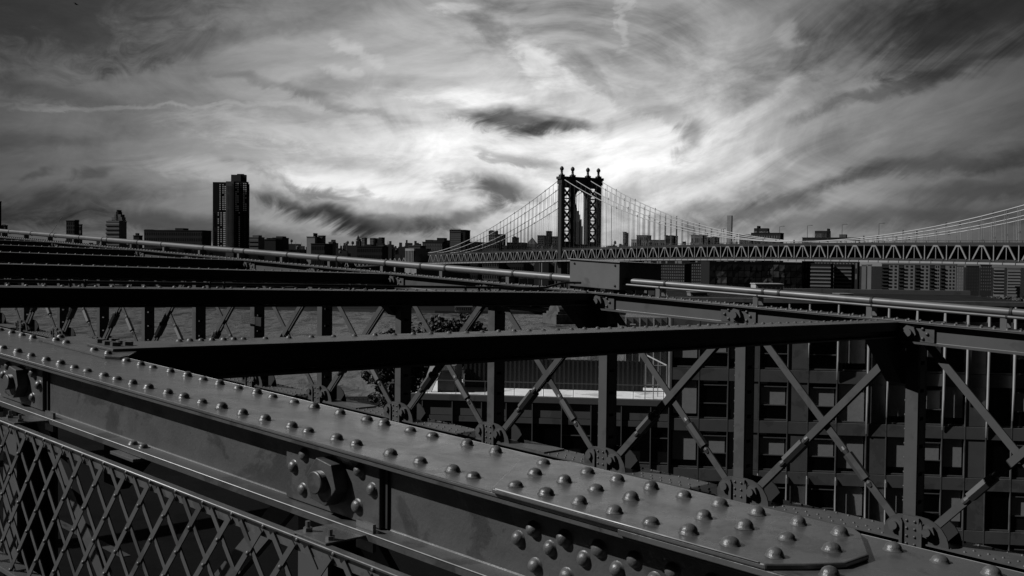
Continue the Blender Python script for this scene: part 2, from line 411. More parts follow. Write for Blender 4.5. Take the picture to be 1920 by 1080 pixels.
# inner truss members under the girder
inner = thing('inner_truss', P(-4, 2.25, -3.45), 'steel posts and braces below the foreground girder, behind the lattice rail', 'truss')
for up in (-10.8, -8.1, -5.52, -2.94, -0.36):
    b = MB(); b.box(up - .085, up + .085, 2.165, 2.18, -3.2, -0.917); b.box(up - .085, up - .073, 2.18, 2.36, -3.2, -0.917); b.box(up - .085, up + .085, 2.36, 2.375, -3.2, -0.917)
    b.build('post', STEELF, inner)
for up in (-10.8, -8.1, -5.52, -2.94):
    for a0, a1, vv in ((up + .12, up + 2.46, 2.15), (up + 2.46, up + .12, 2.25)):
        b = MB(); b.bar(P(a0, vv, -3.1), P(a1, vv, -0.95), EU, .085, .03); b.build('diagonal', STEELF, inner)
MB().box(GU0, GU1, 2.05, 2.5, -3.45, -3.2).build('bottom_chord', STEELF, inner)

# ------------------------------------------------------------------ lattice railing
rail = thing('lattice_railing', P(-4, 1.85, -1.57), 'riveted diamond lattice railing below the foreground girder, bottom left', 'railing')
LV = 1.85
def strap(u0, dirn):
    v = LV - 0.004 if dirn > 0 else LV + 0.0012
    b = MB(); H0, H1 = -1.548, -0.932; du = 0.0885 / 0.1055 * (H1 - H0)
    b.bar(P(u0, v, H0), P(u0 + dirn * du, v, H1), EU, 0.0205, 0.005); b.build('strap', STEEL2, rail)
us = [-7.0 + .1765 * k for k in range(36)]
for u0 in us:
    strap(u0, 1)
for u0 in us:
    strap(u0 + 0.03, -1)
b = MB()
for u0 in us:
    for j in range(0, 13):
        uu, ww = u0 + .01 + j * .04425, -1.548 + j * .05275
        if j % 2 == 0: b.dome(P(uu, LV - .009, ww), ROT_FRONT, .0085, .007, 8, 3)
b.build('lattice_rivets', STEEL2, rail, smooth=True, kind='stuff')
b = MB(); b.box(-7.6, -1.0, LV + .007, LV + .014, -0.956, -0.915); b.build('top_rail', STEEL, rail)
b = MB(); b.box(-7.6, -2.60, LV - .012, LV + .022, -0.914, -0.906); b.build('top_rail', STEEL, rail, bevel=.003)
b = MB(); b.box(-2.595, -1.0, LV - .012, LV + .022, -0.914, -0.906); b.build('top_rail', STEEL, rail, bevel=.003)
b = MB(); b.box(-7.6, -1.0, LV - .02, LV + .07, -1.575, -1.552); b.build('bottom_rail', STEEL, rail, bevel=.003)
b = MB(); b.tube([P(-7.6, LV - .012, -.9065), P(-1.0, LV - .012, -.9065)], .0025, 6); b.build('edge_highlight', EDGE_HI, rail, smooth=True)  # the rail's edge highlight, painted as a pale strip
for ub in (-4.75, -2.53, -7.0):
    br = MB().box(ub - .08, ub + .08, LV + .0, LV + .2, -0.9055, -0.8985).build('bracket', STEEL, rail, bevel=.002)
    MB().box(ub + .02, ub + .10, LV + .16, LV + .172, -0.95, -0.865).build('bracket_web', STEEL, br)
    for q in (-.055, .055):
        b = MB(); hexnut(b, P(ub + q, LV + .035, -0.8985), ENn, EU, .014, .012); b.tube([P(ub + q, LV + .035, -0.89), P(ub + q, LV + .035, -0.868)], .0075, 8)
        b.build('bolt', STEEL, br)

# ------------------------------------------------------------------ walkway we stand on and the roadway below
tag(MB().box(-60, 14, -3.2, 1.72, -1.80, -1.72).build('walkway', mat('walkway_boards', .03, .8, .3, 3.0, .2)), kind='structure')
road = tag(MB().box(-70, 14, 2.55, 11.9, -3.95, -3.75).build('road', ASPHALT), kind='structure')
for k in range(-6, 3):
    MB().box(k * 3.0 - .9, k * 3.0 + .9, 5.55, 5.67, -3.746, -3.742).build('road_marking', PAINTW, road)
MB().box(-70, 14, 2.95, 3.06, -3.746, -3.742).build('road_marking', PAINTW, road)
kb = MB(); kb.box(-70, 14, 2.60, 2.85, -3.7495, -3.60); kb.build('kerb', STEELD, road)

# ------------------------------------------------------------------ cross beams over the roadway
BEAM_STEP = 4.575
words = ['nearest wide cross beam, running right from the foreground girder to the far truss', 'second cross beam, with a thin conduit clipped along its top', 'third cross beam from the front, between the conduit beam and the distant ones',
         'fourth cross beam from the front', 'fifth cross beam from the front, near the left edge', 'sixth cross beam from the front, thin and far at left', 'farthest cross beam visible below the pipe at left']
for k in range(7):
    c = -5.0 - BEAM_STEP * k
    bm_ = thing('cross_beam', P(c - .14, 7, -0.83), words[k], 'beam', 'steel beams crossing above the roadway')
    tp = MB().box(c - .29, c, 2.46, 12.30, -0.6455, -0.632).build('top_flange', STEEL2, bm_, bevel=.003)
    MB().box(c - .15, c - .135, 2.5, 12.28, -0.80, -0.646).build('web', STEEL2, bm_)
    MB().box(c - .02, c - .008, 2.52, 12.15, -0.735, -0.646).build('flange_angle', STEELD, bm_)
    MB().box(c - .29, c - .004, 2.5, 12.15, -0.815, -0.801).build('bottom_flange', STEEL2, bm_)
    kp = [(11.56, -.816), (12.1, -.816), (12.62, -1.22), (12.3, -1.38), (12.2, -1.36)]
    b = MB(); b.prism(kp, lambda p, a: P(a, p[0], p[1]), c - .22, c - .03); b.build('knee_brace', STEELD, bm_)
    b = MB(); b.prism([(2.52, -.816), (3.1, -.816), (2.56, -1.35), (2.52, -1.35)], lambda p, a: P(a, p[0], p[1]), c - .22, c - .03); b.build('knee_brace', STEELD, bm_)
    vs = [2.95 + .068 * j for j in range(7)] + [3.5 + .165 * j for j in range(53)]
    if k < 3:
        rivets(bm_, [(c - .225, v, -0.632) for v in vs], ROT_TOP, RIVET_S)
        for (du, v) in ((-.28, 2.51), (-.18, 2.50), (-.29, 2.59), (-.125, 2.515), (-.185, 2.575), (-.13, 2.585)):
            b = MB(); hexnut(b, P(c + du, v + .02, -0.632), ENn, EU, .026, .02); b.build('bolt', STEEL2, bm_)
    else:
        b = MB()
        for v in vs: b.dome(P(c - .225, v, -0.632), ROT_TOP, .018, .02, 6, 2)
        b.build('rivet_row', STEEL2, bm_, smooth=True, kind='stuff')
# conduit clipped on the second beam
cu = -9.76
con = thing('conduit', P(cu, 7, -0.63), 'thin black conduit clipped along the second beam, rising to the grey box', 'conduit')
b = MB(); b.tube([P(cu, 2.6, -.586), P(cu, 6, -.586), P(cu, 10.9, -.583), P(cu, 11.2, -.572), P(cu, 11.5, -.51), P(cu, 11.65, -.494), P(cu, 11.98, -.494)], .017, 10)
auto_smooth(b.build('tube', STEELD, con))
for v in (4.38, 4.52, 5.85, 6.02, 7.7, 7.95, 9.6, 9.85):
    MB().box(cu - .012, cu + .02, v - .008, v + .008, -.632, -.565).build('clip', STEELD, con)

# ------------------------------------------------------------------ far outer truss
PAN = 2.297
truss = thing('stiffening_truss', P(-14, 12.3, -3.5), 'outer bridge truss beyond the roadway, crossed flat bars between upright posts', 'truss')
TU0, TU1 = -58.0, 4.0
MB().box(TU0, TU1, 12.0, 12.46, -0.632 + .010, -0.612).build('top_plate', STEEL2, truss, bevel=.003)
CH2 = [(v + 10.0, w + .05) for v, w in CH]
auto_smooth(along(CH2, TU0, TU1).build('channel', STEELF, truss), 25)
auto_smooth(along([(24.46 - v, w) for v, w in CH2], TU0, TU1).build('channel', STEELF, truss), 25)
b = MB()
for i in range(int((TU1 - TU0) / .14)):
    u = TU0 + .14 * i
    b.dome(P(u, 12.09, -.612), ROT_TOP, .021, .023, 6, 2); b.dome(P(u + .05, 12.38, -.612), ROT_TOP, .021, .023, 6, 2)
b.build('chord_rivets', STEEL2, truss, smooth=True, kind='stuff')
MB().box(TU0, TU1, 12.1, 12.66, -3.2, -3.18).build('bottom_plate', STEELF, truss)
MB().box(TU0, TU1, 12.16, 12.18, -3.5, -3.2005).build('bottom_web', STEELD, truss)  # dark steel here: the plate's shadow is painted into the web colour
MB().box(TU0, TU1, 12.58, 12.60, -3.5, -3.2005).build('bottom_web', STEELD, truss)
b = MB()
for i in range(int((4 + 30) / .16)):
    u = -30 + .16 * i
    b.dome(P(u, 12.15, -3.18), ROT_TOP, .018, .018, 6, 2); b.dome(P(u + .05, 12.3, -3.18), ROT_TOP, .018, .018, 6, 2); b.dome(P(u, 12.6, -3.18), ROT_TOP, .018, .018, 6, 2)
b.build('chord_rivets', STEELF, truss, smooth=True, kind='stuff')
for u in (-11.0, -15.6, -20.2):
    MB().box(u - .55, u + .45, 12.11, 12.60, -3.1795, -3.155).build('splice_plate', STEELF, truss)
# one bay, then its copies
parts0 = []
u0 = -4.98
b = MB(); b.box(u0, u0 + .15, 12.2, 12.214, -3.1, -.84); b.box(u0, u0 + .15, 12.436, 12.45, -3.1, -.84)
b.box(u0 + .002, u0 + .012, 12.214, 12.27, -3.1, -.84); b.box(u0 + .138, u0 + .148, 12.214, 12.27, -3.1, -.84)
b.box(u0 + .002, u0 + .012, 12.38, 12.436, -3.1, -.84); b.box(u0 + .138, u0 + .148, 12.38, 12.436, -3.1, -.84)
for j in range(7):
    for q in (0.0, 0.146):
        b.box(u0 + q, u0 + q + .006, 12.24, 12.41, -3.06 + j * .33, -2.775 + j * .33)
post0 = b.build('post', STEELF, truss); parts0.append(post0)
b = MB()
for j in range(12):
    w = -2.75 + j * .17
    b.dome(P(u0 + .15, 12.225, w), ROT_END, .013, .014, 6, 2); b.dome(P(u0 + .15, 12.425, w), ROT_END, .013, .014, 6, 2)
    b.box(u0 - .012, u0 + .001, 12.21, 12.225, w - .012, w + .012)
rv = b.build('post_rivets', STEELF, post0, smooth=True, kind='stuff')
gp_ = [(-5.2, -3.179), (-5.2, -3.09), (-5.17, -3.0), (-5.11, -2.93), (-5.03, -2.885), (-4.93, -2.868), (-4.74, -2.862), (-4.64, -2.872), (-4.55, -2.905), (-4.47, -2.965), (-4.41, -3.05), (-4.385, -3.13), (-4.38, -3.179)]
gp = [(-4.8 + (q + 4.8) * .93, -3.179 + (w + 3.179) * .94) for q, w in gp_]
b = MB(); b.prism(gp, lambda p, a: P(p[0], a, p[1]), 12.12, 12.14); g0 = b.build('gusset', mat('shaded_gusset_steel', .048, .5, .3, 4.0, .4, stain=.3, stain_scale=2.0), truss); parts0.append(g0)  # front gusset darkened: its partial shadow is put into the colour
b = MB(); b.prism(gp, lambda p, a: P(p[0] + .04, a, p[1]), 12.42, 12.44); parts0.append(b.build('gusset', STEELD, truss))  # rear gusset in dark steel, its shadow painted as colour
s0 = MB().box(-4.93, -4.745, 12.085, 12.1195, -3.32, -2.9).build('post_shoe', STEELF, truss); parts0.append(s0)
b = MB()
for j in range(4):
    for q in (-4.885, -4.79): b.dome(P(q, 12.085, -2.945 - j * .09), ROT_FRONT, .018, .018, 8, 3)
b.build('shoe_rivets', STEELF, s0, smooth=True, kind='stuff')
for q in (-4.965, -4.735):
    b = MB(); b.prism([(q, -3.34), (q, -2.97), (q + .018, -2.93), (q + .036, -2.97), (q + .036, -3.34)], lambda p, a: P(p[0], a, p[1]), 12.06, 12.1); parts0.append(b.build('shoe_rib', STEELF, truss))
for q in (-5.03, -4.64):
    b = MB(); hexnut(b, P(q, 12.12, -3.03), -EVn, EW, .085, .05, 6, .3); n0 = b.build('nut', STEELF, truss); parts0.append(n0)
    b = MB(); b.tube([P(q, 12.07, -3.03), P(q, 12.03, -3.03)], .05, 14); auto_smooth(b.build('pin', STEELF, n0))
pl = MB().box(-5.12, -4.60, 12.051, 12.0745, -.838, -.655).build('pin_plate', STEELF, truss); parts0.append(pl)
b = MB(); hexnut(b, P(-4.88, 12.051, -.742), -EVn, EW, .088, .05, 6, .3); b.tube([P(-4.88, 12.005, -.742), P(-4.88, 11.965, -.742)], .045, 12); b.build('nut', STEELF, pl)
b = MB()
for (q, w) in ((-5.06, -.742), (-5.0, -.685), (-5.0, -.80), (-4.68, -.742), (-4.73, -.685), (-4.73, -.80)): b.dome(P(q, 12.051, w), ROT_FRONT, .022, .022, 8, 3)
b.build('plate_rivets', STEELF, pl, smooth=True, kind='stuff')
def brace(pa, pb, v, fr, double):
    A, B_ = P(pa[0], v, pa[1]), P(pb[0], v, pb[1]); d = B_ - A; L = d.length
    b = MB(); side = EW
    f0, f1 = fr, fr + .36 / L
    b.bar(A, A + d * (f0 - .02), side, .088, .028); b.bar(A + d * (f1 + .02), B_, side, .088, .028)
    o = b.build('diagonal', STEELF, truss); parts0.append(o)
    b = MB(); b.tube([A + d * (f0 - .035), A + d * (f0 - .02), A + d * (f0 - .005), A + d * f0], [.028, .042, .034, .03], 10)
    hx = d.normalized(); hexnut(b, A + d * f0, hx, EW, .062, .36, 6, .5)
    b.tube([A + d * f1, A + d * (f1 + .005), A + d * (f1 + .02), A + d * (f1 + .035)], [.03, .034, .042, .028], 10)
    b.build('turnbuckle', STEELF, o)
brace((-4.64 - PAN, -3.03), (-4.92, -.79), 12.17, .215, True)
brace((-4.64 - PAN, -3.03), (-4.92, -.79), 12.245, .215, True)
brace((-5.03, -3.03), (-7.10, -.79), 12.207, .20, False)
for k in range(-2, 20):
    if k == 0: continue
    for q in parts0:
        copy_part(q, EU * (-PAN * k))
# small notice on a post
sg = thing('notice_plate', P(-18.9, 12.15, -1.9), 'small dark notice plate fixed to a truss post, river behind', 'sign')
def face_w(x, y, v=12.15):
    # bridge coordinates where that line of sight meets the plane v
    r = ray(x, y); m = Matrix((EU, EV, EW)).transposed().inverted(); q = m @ r; q = q * (v / q.y); return q.x, q.z
(sa, sw1), (sb, sw0) = face_w(452.5, 590), face_w(478.5, 608.5)
MB().box(sa, sb, 12.15, 12.165, sw0, sw1).build('plate', mat('notice_dark', .03, .6, .4, 9), sg)
b = MB(); rnd = random.Random(3)
for j in range(4):
    x = sa + .03
    while x < sb - .06:
        wd = rnd.uniform(.02, .05); zz = sw1 - (sw1 - sw0) * (.1 + .235 * j); b.box(x, x + wd, 12.146, 12.1495, zz - (sw1 - sw0) * .13, zz); x += wd + .02
b.build('worn_lettering', mat('notice_pale', .07, .6, .4, 9), sg)
MB().box(sb, sb + .2, 12.155, 12.195, sw0 - .02, sw1).build('bracket', STEELD, sg)

# ------------------------------------------------------------------ pipes and box on the far truss
pipe = thing('service_pipe', P(-30, 12.27, -.55), 'fat pale pipe running along the far truss, left of the grey box', 'pipe')
b = MB(); b.tube([P(-58, 12.27, -.452), P(-9.95, 12.27, -.452)], .058, 20); auto_smooth(b.build('tube', PIPE, pipe))
for u in (-10.55, -11.36, -12.93, -13.55, -14.49, -15.9, -16.46, -17.5, -19.05, -19.45, -20.64, -22.48, -23.62, -25.17, -25.43, -26.7, -28.2, -28.43, -29.7, -31.2, -33, -35, -37.5, -40):
    b = MB(); b.tube([P(u - .018, 12.27, -.452), P(u + .018, 12.27, -.452)], .0665, 20); auto_smooth(b.build('collar', STEELD, pipe))
for k in range(22):
    u = -11.45 - 1.555 * k
    MB().box(u - .035, u + .035, 12.2, 12.34, -.612, -.508).build('bracket', PIPE, pipe)
pip2 = thing('handrail_pipe', P(-3, 12.27, -.55), 'pale pipe along the far truss to the right of the grey box', 'pipe')
b = MB(); b.tube([P(-9.2, 12.27, -.418), P(4, 12.27, -.418)], .0435, 18); auto_smooth(b.build('tube', PIPE, pip2))
for u in (-8.45, -6.91, -6.68, -5.44, -3.84, -2.3):
    b = MB(); b.tube([P(u - .015, 12.27, -.418), P(u + .015, 12.27, -.418)], .0515, 18); auto_smooth(b.build('collar', STEELD, pip2))
for k in range(7):
    u = -8.53 + 1.545 * k
    b = MB(); b.box(u - .035, u + .035, 12.185, 12.195, -.612, -.49); b.box(u - .035, u + .035, 12.195, 12.34, -.50, -.49); b.box(u - .035, u + .035, 12.33, 12.34, -.612, -.50)
    b.build('bracket', PIPE, pip2)
pip3 = thing('thin_conduit', P(-3, 12.2, -.52), 'thin conduit running just below the right-hand pipe', 'conduit')
b = MB(); b.tube([P(-9.2, 12.19, -.472), P(4, 12.19, -.472)], .0165, 12); auto_smooth(b.build('tube', PIPE, pip3))
for k in range(7):
    u = -8.5 + 1.545 * k
    b = MB(); b.tube([P(u - .01, 12.19, -.472), P(u + .01, 12.19, -.472)], .021, 12); b.build('collar', STEELD, pip3)
bx = thing('junction_box', P(-9.6, 12.5, -.56), 'large square grey steel box on top of the far truss', 'box')
MB().box(-10.07, -9.14, 12.1, 13.15, -.555, -.165).build('casing', BOXM, bx, bevel=.006)
MB().box(-10.09, -9.12, 12.08, 13.17, -.1645, -.145).build('lid', BOXM, bx, bevel=.004)
for (x, w) in ((-9.98, -.215), (-9.22, -.205), (-9.22, -.5), (-9.98, -.505)):
    b = MB(); b.dome(P(x, 12.1, w), ROT_FRONT, .018, .018, 10, 3); b.build('bolt', STEELD, bx, smooth=True)
for u in (-9.95, -9.4):
    MB().box(u, u + .12, 12.15, 12.4, -.612, -.5555).build('foot', STEELF, bx)

# ================================================================== ground, river, far shore
WATER = bpy.data.materials.new('river_water'); WATER.use_nodes = True
def water_mat():
    nt = WATER.node_tree; X.tree = nt; b = nt.nodes['Principled BSDF']
    geo = nt.nodes.new('ShaderNodeNewGeometry')
    b.inputs['Base Color'].default_value = (0.05, 0.05, 0.05, 1); b.inputs['Roughness'].default_value = 0.4; b.inputs['Specular IOR Level'].default_value = 0.25
    mp = nt.nodes.new('ShaderNodeMapping'); mp.inputs['Scale'].default_value = (0.085, 0.032, 1); nt.links.new(geo.outputs['Position'], mp.inputs[0])
    n1 = xnoise(mp.outputs[0], 1.0, 6, 0.62, 0.4)
    mp2 = nt.nodes.new('ShaderNodeMapping'); mp2.inputs['Scale'].default_value = (0.035, 0.018, 1); nt.links.new(geo.outputs['Position'], mp2.inputs[0])
    n2 = xnoise(mp2.outputs[0], 1.0, 4, 0.6, 0.8)
    bn = nt.nodes.new('ShaderNodeBump'); bn.inputs['Strength'].default_value = 1.0; bn.inputs['Distance'].default_value = 5.0
    hh = n1 + n2 * 1.5
    nt.links.new(hh.s, bn.inputs['Height']); nt.links.new(bn.outputs[0], b.inputs['Normal'])
    dk = 0.075 * (0.12 + xsmooth(n1, 0.38, 0.5) * 0.7 + n2 * 0.4)  # dark flecks of the waves' shading painted into the water colour
    com = nt.nodes.new('ShaderNodeCombineColor')
    for i in range(3): nt.links.new(dk.s, com.inputs[i])
    nt.links.new(com.outputs[0], b.inputs['Base Color'])
water_mat()
def WD(x, y, z): return Vector((x, y, z))
tag(MB().add([WD(-9000, 150, 0), WD(9000, 150, 0), WD(9000, 9000, 0), WD(-9000, 9000, 0)], [(0, 1, 2, 3)]).build('river', WATER), kind='structure')
GROUND = mat('city_ground', .012, .95, .4, .05, .05)
tag(MB().add([WD(-900, -400, 2.5), WD(900, -400, 2.5), WD(900, 300, 2.5), WD(60, 318, 2.5), WD(-120, 300, 2.5), WD(-220, 180, 2.5), WD(-900, 60, 2.5)], [(0, 1, 2, 3, 4, 5, 6)]).build('near_bank', GROUND), kind='structure')
QUAY = mat('quay_stone', .05, .9, .4, .3, .3)
b = MB(); qp = [(900, 300), (60, 318), (-120, 300), (-220, 180), (-900, 60)]
for (x0, y0), (x1, y1) in zip(qp[:-1], qp[1:]):
    b.add([WD(x0, y0 + .02, 2.6), WD(x1, y1 + .02, 2.6), WD(x1, y1 + .02, -1), WD(x0, y0 + .02, -1)], [(0, 1, 2, 3)])
tag(b.build('quay_wall', QUAY), kind='structure')
b = MB(); sh = [(-3000, 1500), (-700, 900), (-330, 860), (-60, 815), (120, 820), (420, 850), (900, 800), (3000, 500)]
b.add([WD(x, y, 2.0) for x, y in sh] + [WD(6000, 9000, 2.0), WD(-6000, 9000, 2.0)], [tuple(range(10))])
tag(b.build('far_bank', GROUND), kind='structure')
b = MB()
for (x0, y0), (x1, y1) in zip(sh[:-1], sh[1:]):
    b.add([WD(x0, y0 - .02, 2.0), WD(x1, y1 - .02, 2.0), WD(x1, y1 - .02, -1), WD(x0, y0 - .02, -1)], [(0, 1, 2, 3)])
tag(b.build('far_quay', QUAY), kind='structure')

# ================================================================== the far suspension bridge
AX, AY = (1085.5 - 960) / FPX * 713, 713.0
DT = Vector((0.475, -0.880, 0)).normalized(); NS = Vector((0.880, 0.475, 0)).normalized()
def Q(t, s, z): return Vector((AX, AY, 0)) + DT * t + NS * s + Vector((0, 0, z))
CS = (-14.65, -6.1, 6.1, 14.65)
def zb(t):
    if t >= 0: return 42.6 + 2.2 * (1 - ((t - 224) / 224) ** 2)
    return 42.6 + 3.9 * t / 221.0
def zc(t):
    if t >= 0: return 53.2 + (98.0 - 53.2) * ((t - 224) / 224) ** 2
    return 47.4 + (98.0 - 47.4) * max(0, (t + 221) / 221) ** 1.55
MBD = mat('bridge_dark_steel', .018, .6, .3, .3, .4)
MBT = mat('bridge_truss_sunlit', .17, .5, .2, .3, .4)  # paler than the tower steel: the sunlit edges are put into the colour
MBC = mat('bridge_cable', .34, .5, .15, .3, .4)
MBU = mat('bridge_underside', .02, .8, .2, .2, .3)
MBS = mat('bridge_suspender', .26, .6, .2, .3, .3)
mbr = thing('suspension_bridge', Q(224, 0, 0), 'distant suspension bridge with pale cables and a latticed deck across the river', 'bridge')
T0, T1 = -221.0, 470.0
def deckstrip(b, s0, s1, za, zb_, t0=T0, t1=T1, step=23.0):
    n = max(1, int((t1 - t0) / step)); vs = []; fs = []
    for i in range(n + 1):
        t = t0 + (t1 - t0) * i / n
        vs += [Q(t, s0, zb(t) + za), Q(t, s1, zb(t) + za), Q(t, s1, zb(t) + zb_), Q(t, s0, zb(t) + zb_)]
        if i:
            o = 4 * (i - 1); fs += [(o, o + 1, o + 5, o + 4), (o + 1, o + 2, o + 6, o + 5), (o + 2, o + 3, o + 7, o + 6), (o + 3, o, o + 4, o + 7)]
    fs += [(0, 3, 2, 1), (4 * n, 4 * n + 1, 4 * n + 2, 4 * n + 3)]
    return b.add(vs, fs)
deckstrip(MB(), -18.4, 18.4, -0.9, 0.25).build('lower_deck', MBU, mbr)
deckstrip(MB(), -15.15, 17.4, 7.0, 7.7).build('upper_deck', MBU, mbr)
deckstrip(MB(), -18.9, -18.42, -0.95, -0.25).build('fascia', mat('bridge_fascia', .2, .6, .2, .3, .4), mbr)
deckstrip(MB(), -15.1, -14.2, 0.26, 0.9).build('bottom_chord', MBD, mbr)
deckstrip(MB(), -15.1, -14.2, 6.2, 6.99).build('top_chord', MBD, mbr)
deckstrip(MB(), -15.2, -15.16, 8.35, 8.5).build('parapet_rail', MBD, mbr)
deckstrip(MB(), 4.0, 4.4, 0.3, 6.9).build('train_screen', MBU, mbr)
b = MB()
for i in range(int((T1 - T0) / 5.6)):
    t = T0 + 5.6 * i
    z = zb(t); b.bar(Q(t, -15.18, z + 7.7), Q(t, -15.18, z + 8.5), DT, .25, .12); b.bar(Q(t, -18.92, z - 1.2), Q(t, -18.92, z + .7), DT, .3, .1)
b.build('parapet_posts', MBD, mbr, kind='stuff')
t = T0 + 1; PW = 11.05
while t < T1 - PW:
    for (ta, tb) in ((t + 1.3, t + 4.4), (t + PW - 1.7, t + PW - 4.8)):
        b = MB(); b.bar(Q(ta, -15.2, zb(ta) + .9), Q(tb, -15.2, zb(tb) + 6.3), DT, .62, .5); b.build('diagonal', MBT, mbr)
    b = MB(); b.bar(Q(t + 4.2, -15.25, zb(t) + 6.2), Q(t + PW - 4.6, -15.25, zb(t + PW) + 6.2), EW, .7, .5); b.build('top_strut', MBT, mbr)
    b = MB(); b.bar(Q(t + PW / 2 - .2, -15.15, zb(t + PW / 2) + .9), Q(t + PW / 2 - .2, -15.15, zb(t + PW / 2) + 6.2), DT, .3, .25); b.build('hanger', MBT, mbr)
    b = MB(); b.bar(Q(t + PW - .2, -15.3, zb(t + PW) + .4), Q(t + PW - .2, -15.3, zb(t + PW) + 6.6), DT, .42, .3); b.build('vertical', MBT, mbr)
    t += PW
b = MB(); t = T0 + 1                                            # the lattice of the trusses behind reads as one mesh of bars
while t < T1 - PW:
    for s in (-6.1, 6.1):
        for (ta, tb) in ((t + .4, t + 5.1), (t + PW - .8, t + PW - 5.5)): b.bar(Q(ta, s, zb(ta) + .9), Q(tb, s, zb(tb) + 6.3), DT, .5, .4)
    t += PW
b.build('rear_trusses', MBU, mbr, kind='stuff')
for s in CS:
    pts = [Q(q, s, zc(q)) for q in [-221 + 221 * i / 24 for i in range(25)]]
    b = MB(); b.tube(pts, .24, 6); b.build('cable', MBC, mbr, smooth=True)
    pts = [Q(q, s, zc(q)) for q in [448 * i / 44 for i in range(45)]]
    b = MB(); b.tube(pts, .24, 6); b.build('cable', MBC, mbr, smooth=True)
    b = MB(); c = MB()
    for i in range(-38, 82):
        t = 5.52 * i
        if abs(t) < 3 or abs(t - 448) < 3 or t > 448: continue
        if zc(t) - zb(t) > 9:
            for q in (-.35, .35): b.tube([Q(t + q, s, zb(t) + 7.5), Q(t + q, s, zc(t))], .085, 3, False)
        if i % 4 == 0:
            c.add([Q(t - .5, s, zc(t) + .55), Q(t + .5, s, zc(t) + .55), Q(t, s, zc(t) + 1.0), Q(t - .1, s - .4, zc(t) - .55), Q(t + .1, s + .4, zc(t) - .55)], [(0, 1, 2), (0, 1, 4), (0, 3, 4)])
    b.build('suspenders', MBS, mbr, kind='stuff'); c.build('cable_bands', MBD, mbr, kind='stuff')
def tower(t):
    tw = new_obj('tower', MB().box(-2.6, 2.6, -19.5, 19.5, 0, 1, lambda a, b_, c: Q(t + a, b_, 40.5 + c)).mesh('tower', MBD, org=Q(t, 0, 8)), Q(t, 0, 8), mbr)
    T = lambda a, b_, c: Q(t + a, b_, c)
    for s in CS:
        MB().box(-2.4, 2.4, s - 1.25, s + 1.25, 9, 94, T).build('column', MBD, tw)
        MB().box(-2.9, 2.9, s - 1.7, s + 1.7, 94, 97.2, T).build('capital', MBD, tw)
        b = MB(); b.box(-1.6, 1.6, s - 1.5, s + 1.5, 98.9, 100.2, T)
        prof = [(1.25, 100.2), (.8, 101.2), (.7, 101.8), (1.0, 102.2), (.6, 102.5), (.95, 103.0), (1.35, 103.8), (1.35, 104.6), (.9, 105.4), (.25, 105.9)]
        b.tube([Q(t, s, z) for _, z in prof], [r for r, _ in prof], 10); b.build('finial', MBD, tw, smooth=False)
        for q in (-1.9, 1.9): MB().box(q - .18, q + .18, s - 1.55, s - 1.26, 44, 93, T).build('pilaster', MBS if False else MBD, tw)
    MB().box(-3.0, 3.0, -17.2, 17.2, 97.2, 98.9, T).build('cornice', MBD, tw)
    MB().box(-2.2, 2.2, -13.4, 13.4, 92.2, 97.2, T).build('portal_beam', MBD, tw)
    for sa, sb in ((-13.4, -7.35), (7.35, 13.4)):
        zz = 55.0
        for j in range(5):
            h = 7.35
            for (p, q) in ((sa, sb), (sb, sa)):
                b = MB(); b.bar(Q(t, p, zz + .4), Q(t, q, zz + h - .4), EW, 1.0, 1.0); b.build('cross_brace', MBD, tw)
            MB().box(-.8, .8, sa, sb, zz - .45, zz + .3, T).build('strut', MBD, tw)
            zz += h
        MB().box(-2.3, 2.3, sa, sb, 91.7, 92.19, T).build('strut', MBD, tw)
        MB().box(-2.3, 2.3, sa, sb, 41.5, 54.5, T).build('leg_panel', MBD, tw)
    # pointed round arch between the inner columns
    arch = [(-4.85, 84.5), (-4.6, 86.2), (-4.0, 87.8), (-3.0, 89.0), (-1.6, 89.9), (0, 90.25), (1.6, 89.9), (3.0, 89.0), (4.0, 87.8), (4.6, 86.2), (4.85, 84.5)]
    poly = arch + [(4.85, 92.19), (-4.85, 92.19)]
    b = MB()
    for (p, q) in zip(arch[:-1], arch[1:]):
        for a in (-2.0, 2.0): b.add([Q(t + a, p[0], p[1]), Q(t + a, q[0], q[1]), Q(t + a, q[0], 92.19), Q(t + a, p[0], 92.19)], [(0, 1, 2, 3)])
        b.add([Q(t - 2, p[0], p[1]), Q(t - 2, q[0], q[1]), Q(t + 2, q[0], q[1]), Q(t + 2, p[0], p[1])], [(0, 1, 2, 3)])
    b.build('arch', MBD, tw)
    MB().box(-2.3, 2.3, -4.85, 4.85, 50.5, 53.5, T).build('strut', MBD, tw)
    STN = mat('granite_pier', .075, .85, .4, .25, .3, stain=.4, stain_scale=.12)
    b = MB(); b.box(-9, 9, -23, 23, -2, 6.5, T); b.build('pier', STN, tw)
    b = MB(); b.box(-7.5, 7.5, -21, 21, 6.52, 8.2, T); b.build('pier_cap', STN, tw)
    b = MB(); b.prism([(7 * math.cos(math.pi * k / 10), 8.2 + 5.0 * math.sin(math.pi * k / 10)) for k in range(11)], lambda p, a: Q(t + p[0], a, p[1]), -19.5, 19.5); b.build('pier_saddle', STN, tw)
    return tw
tower(0.0)
tower(448.0)
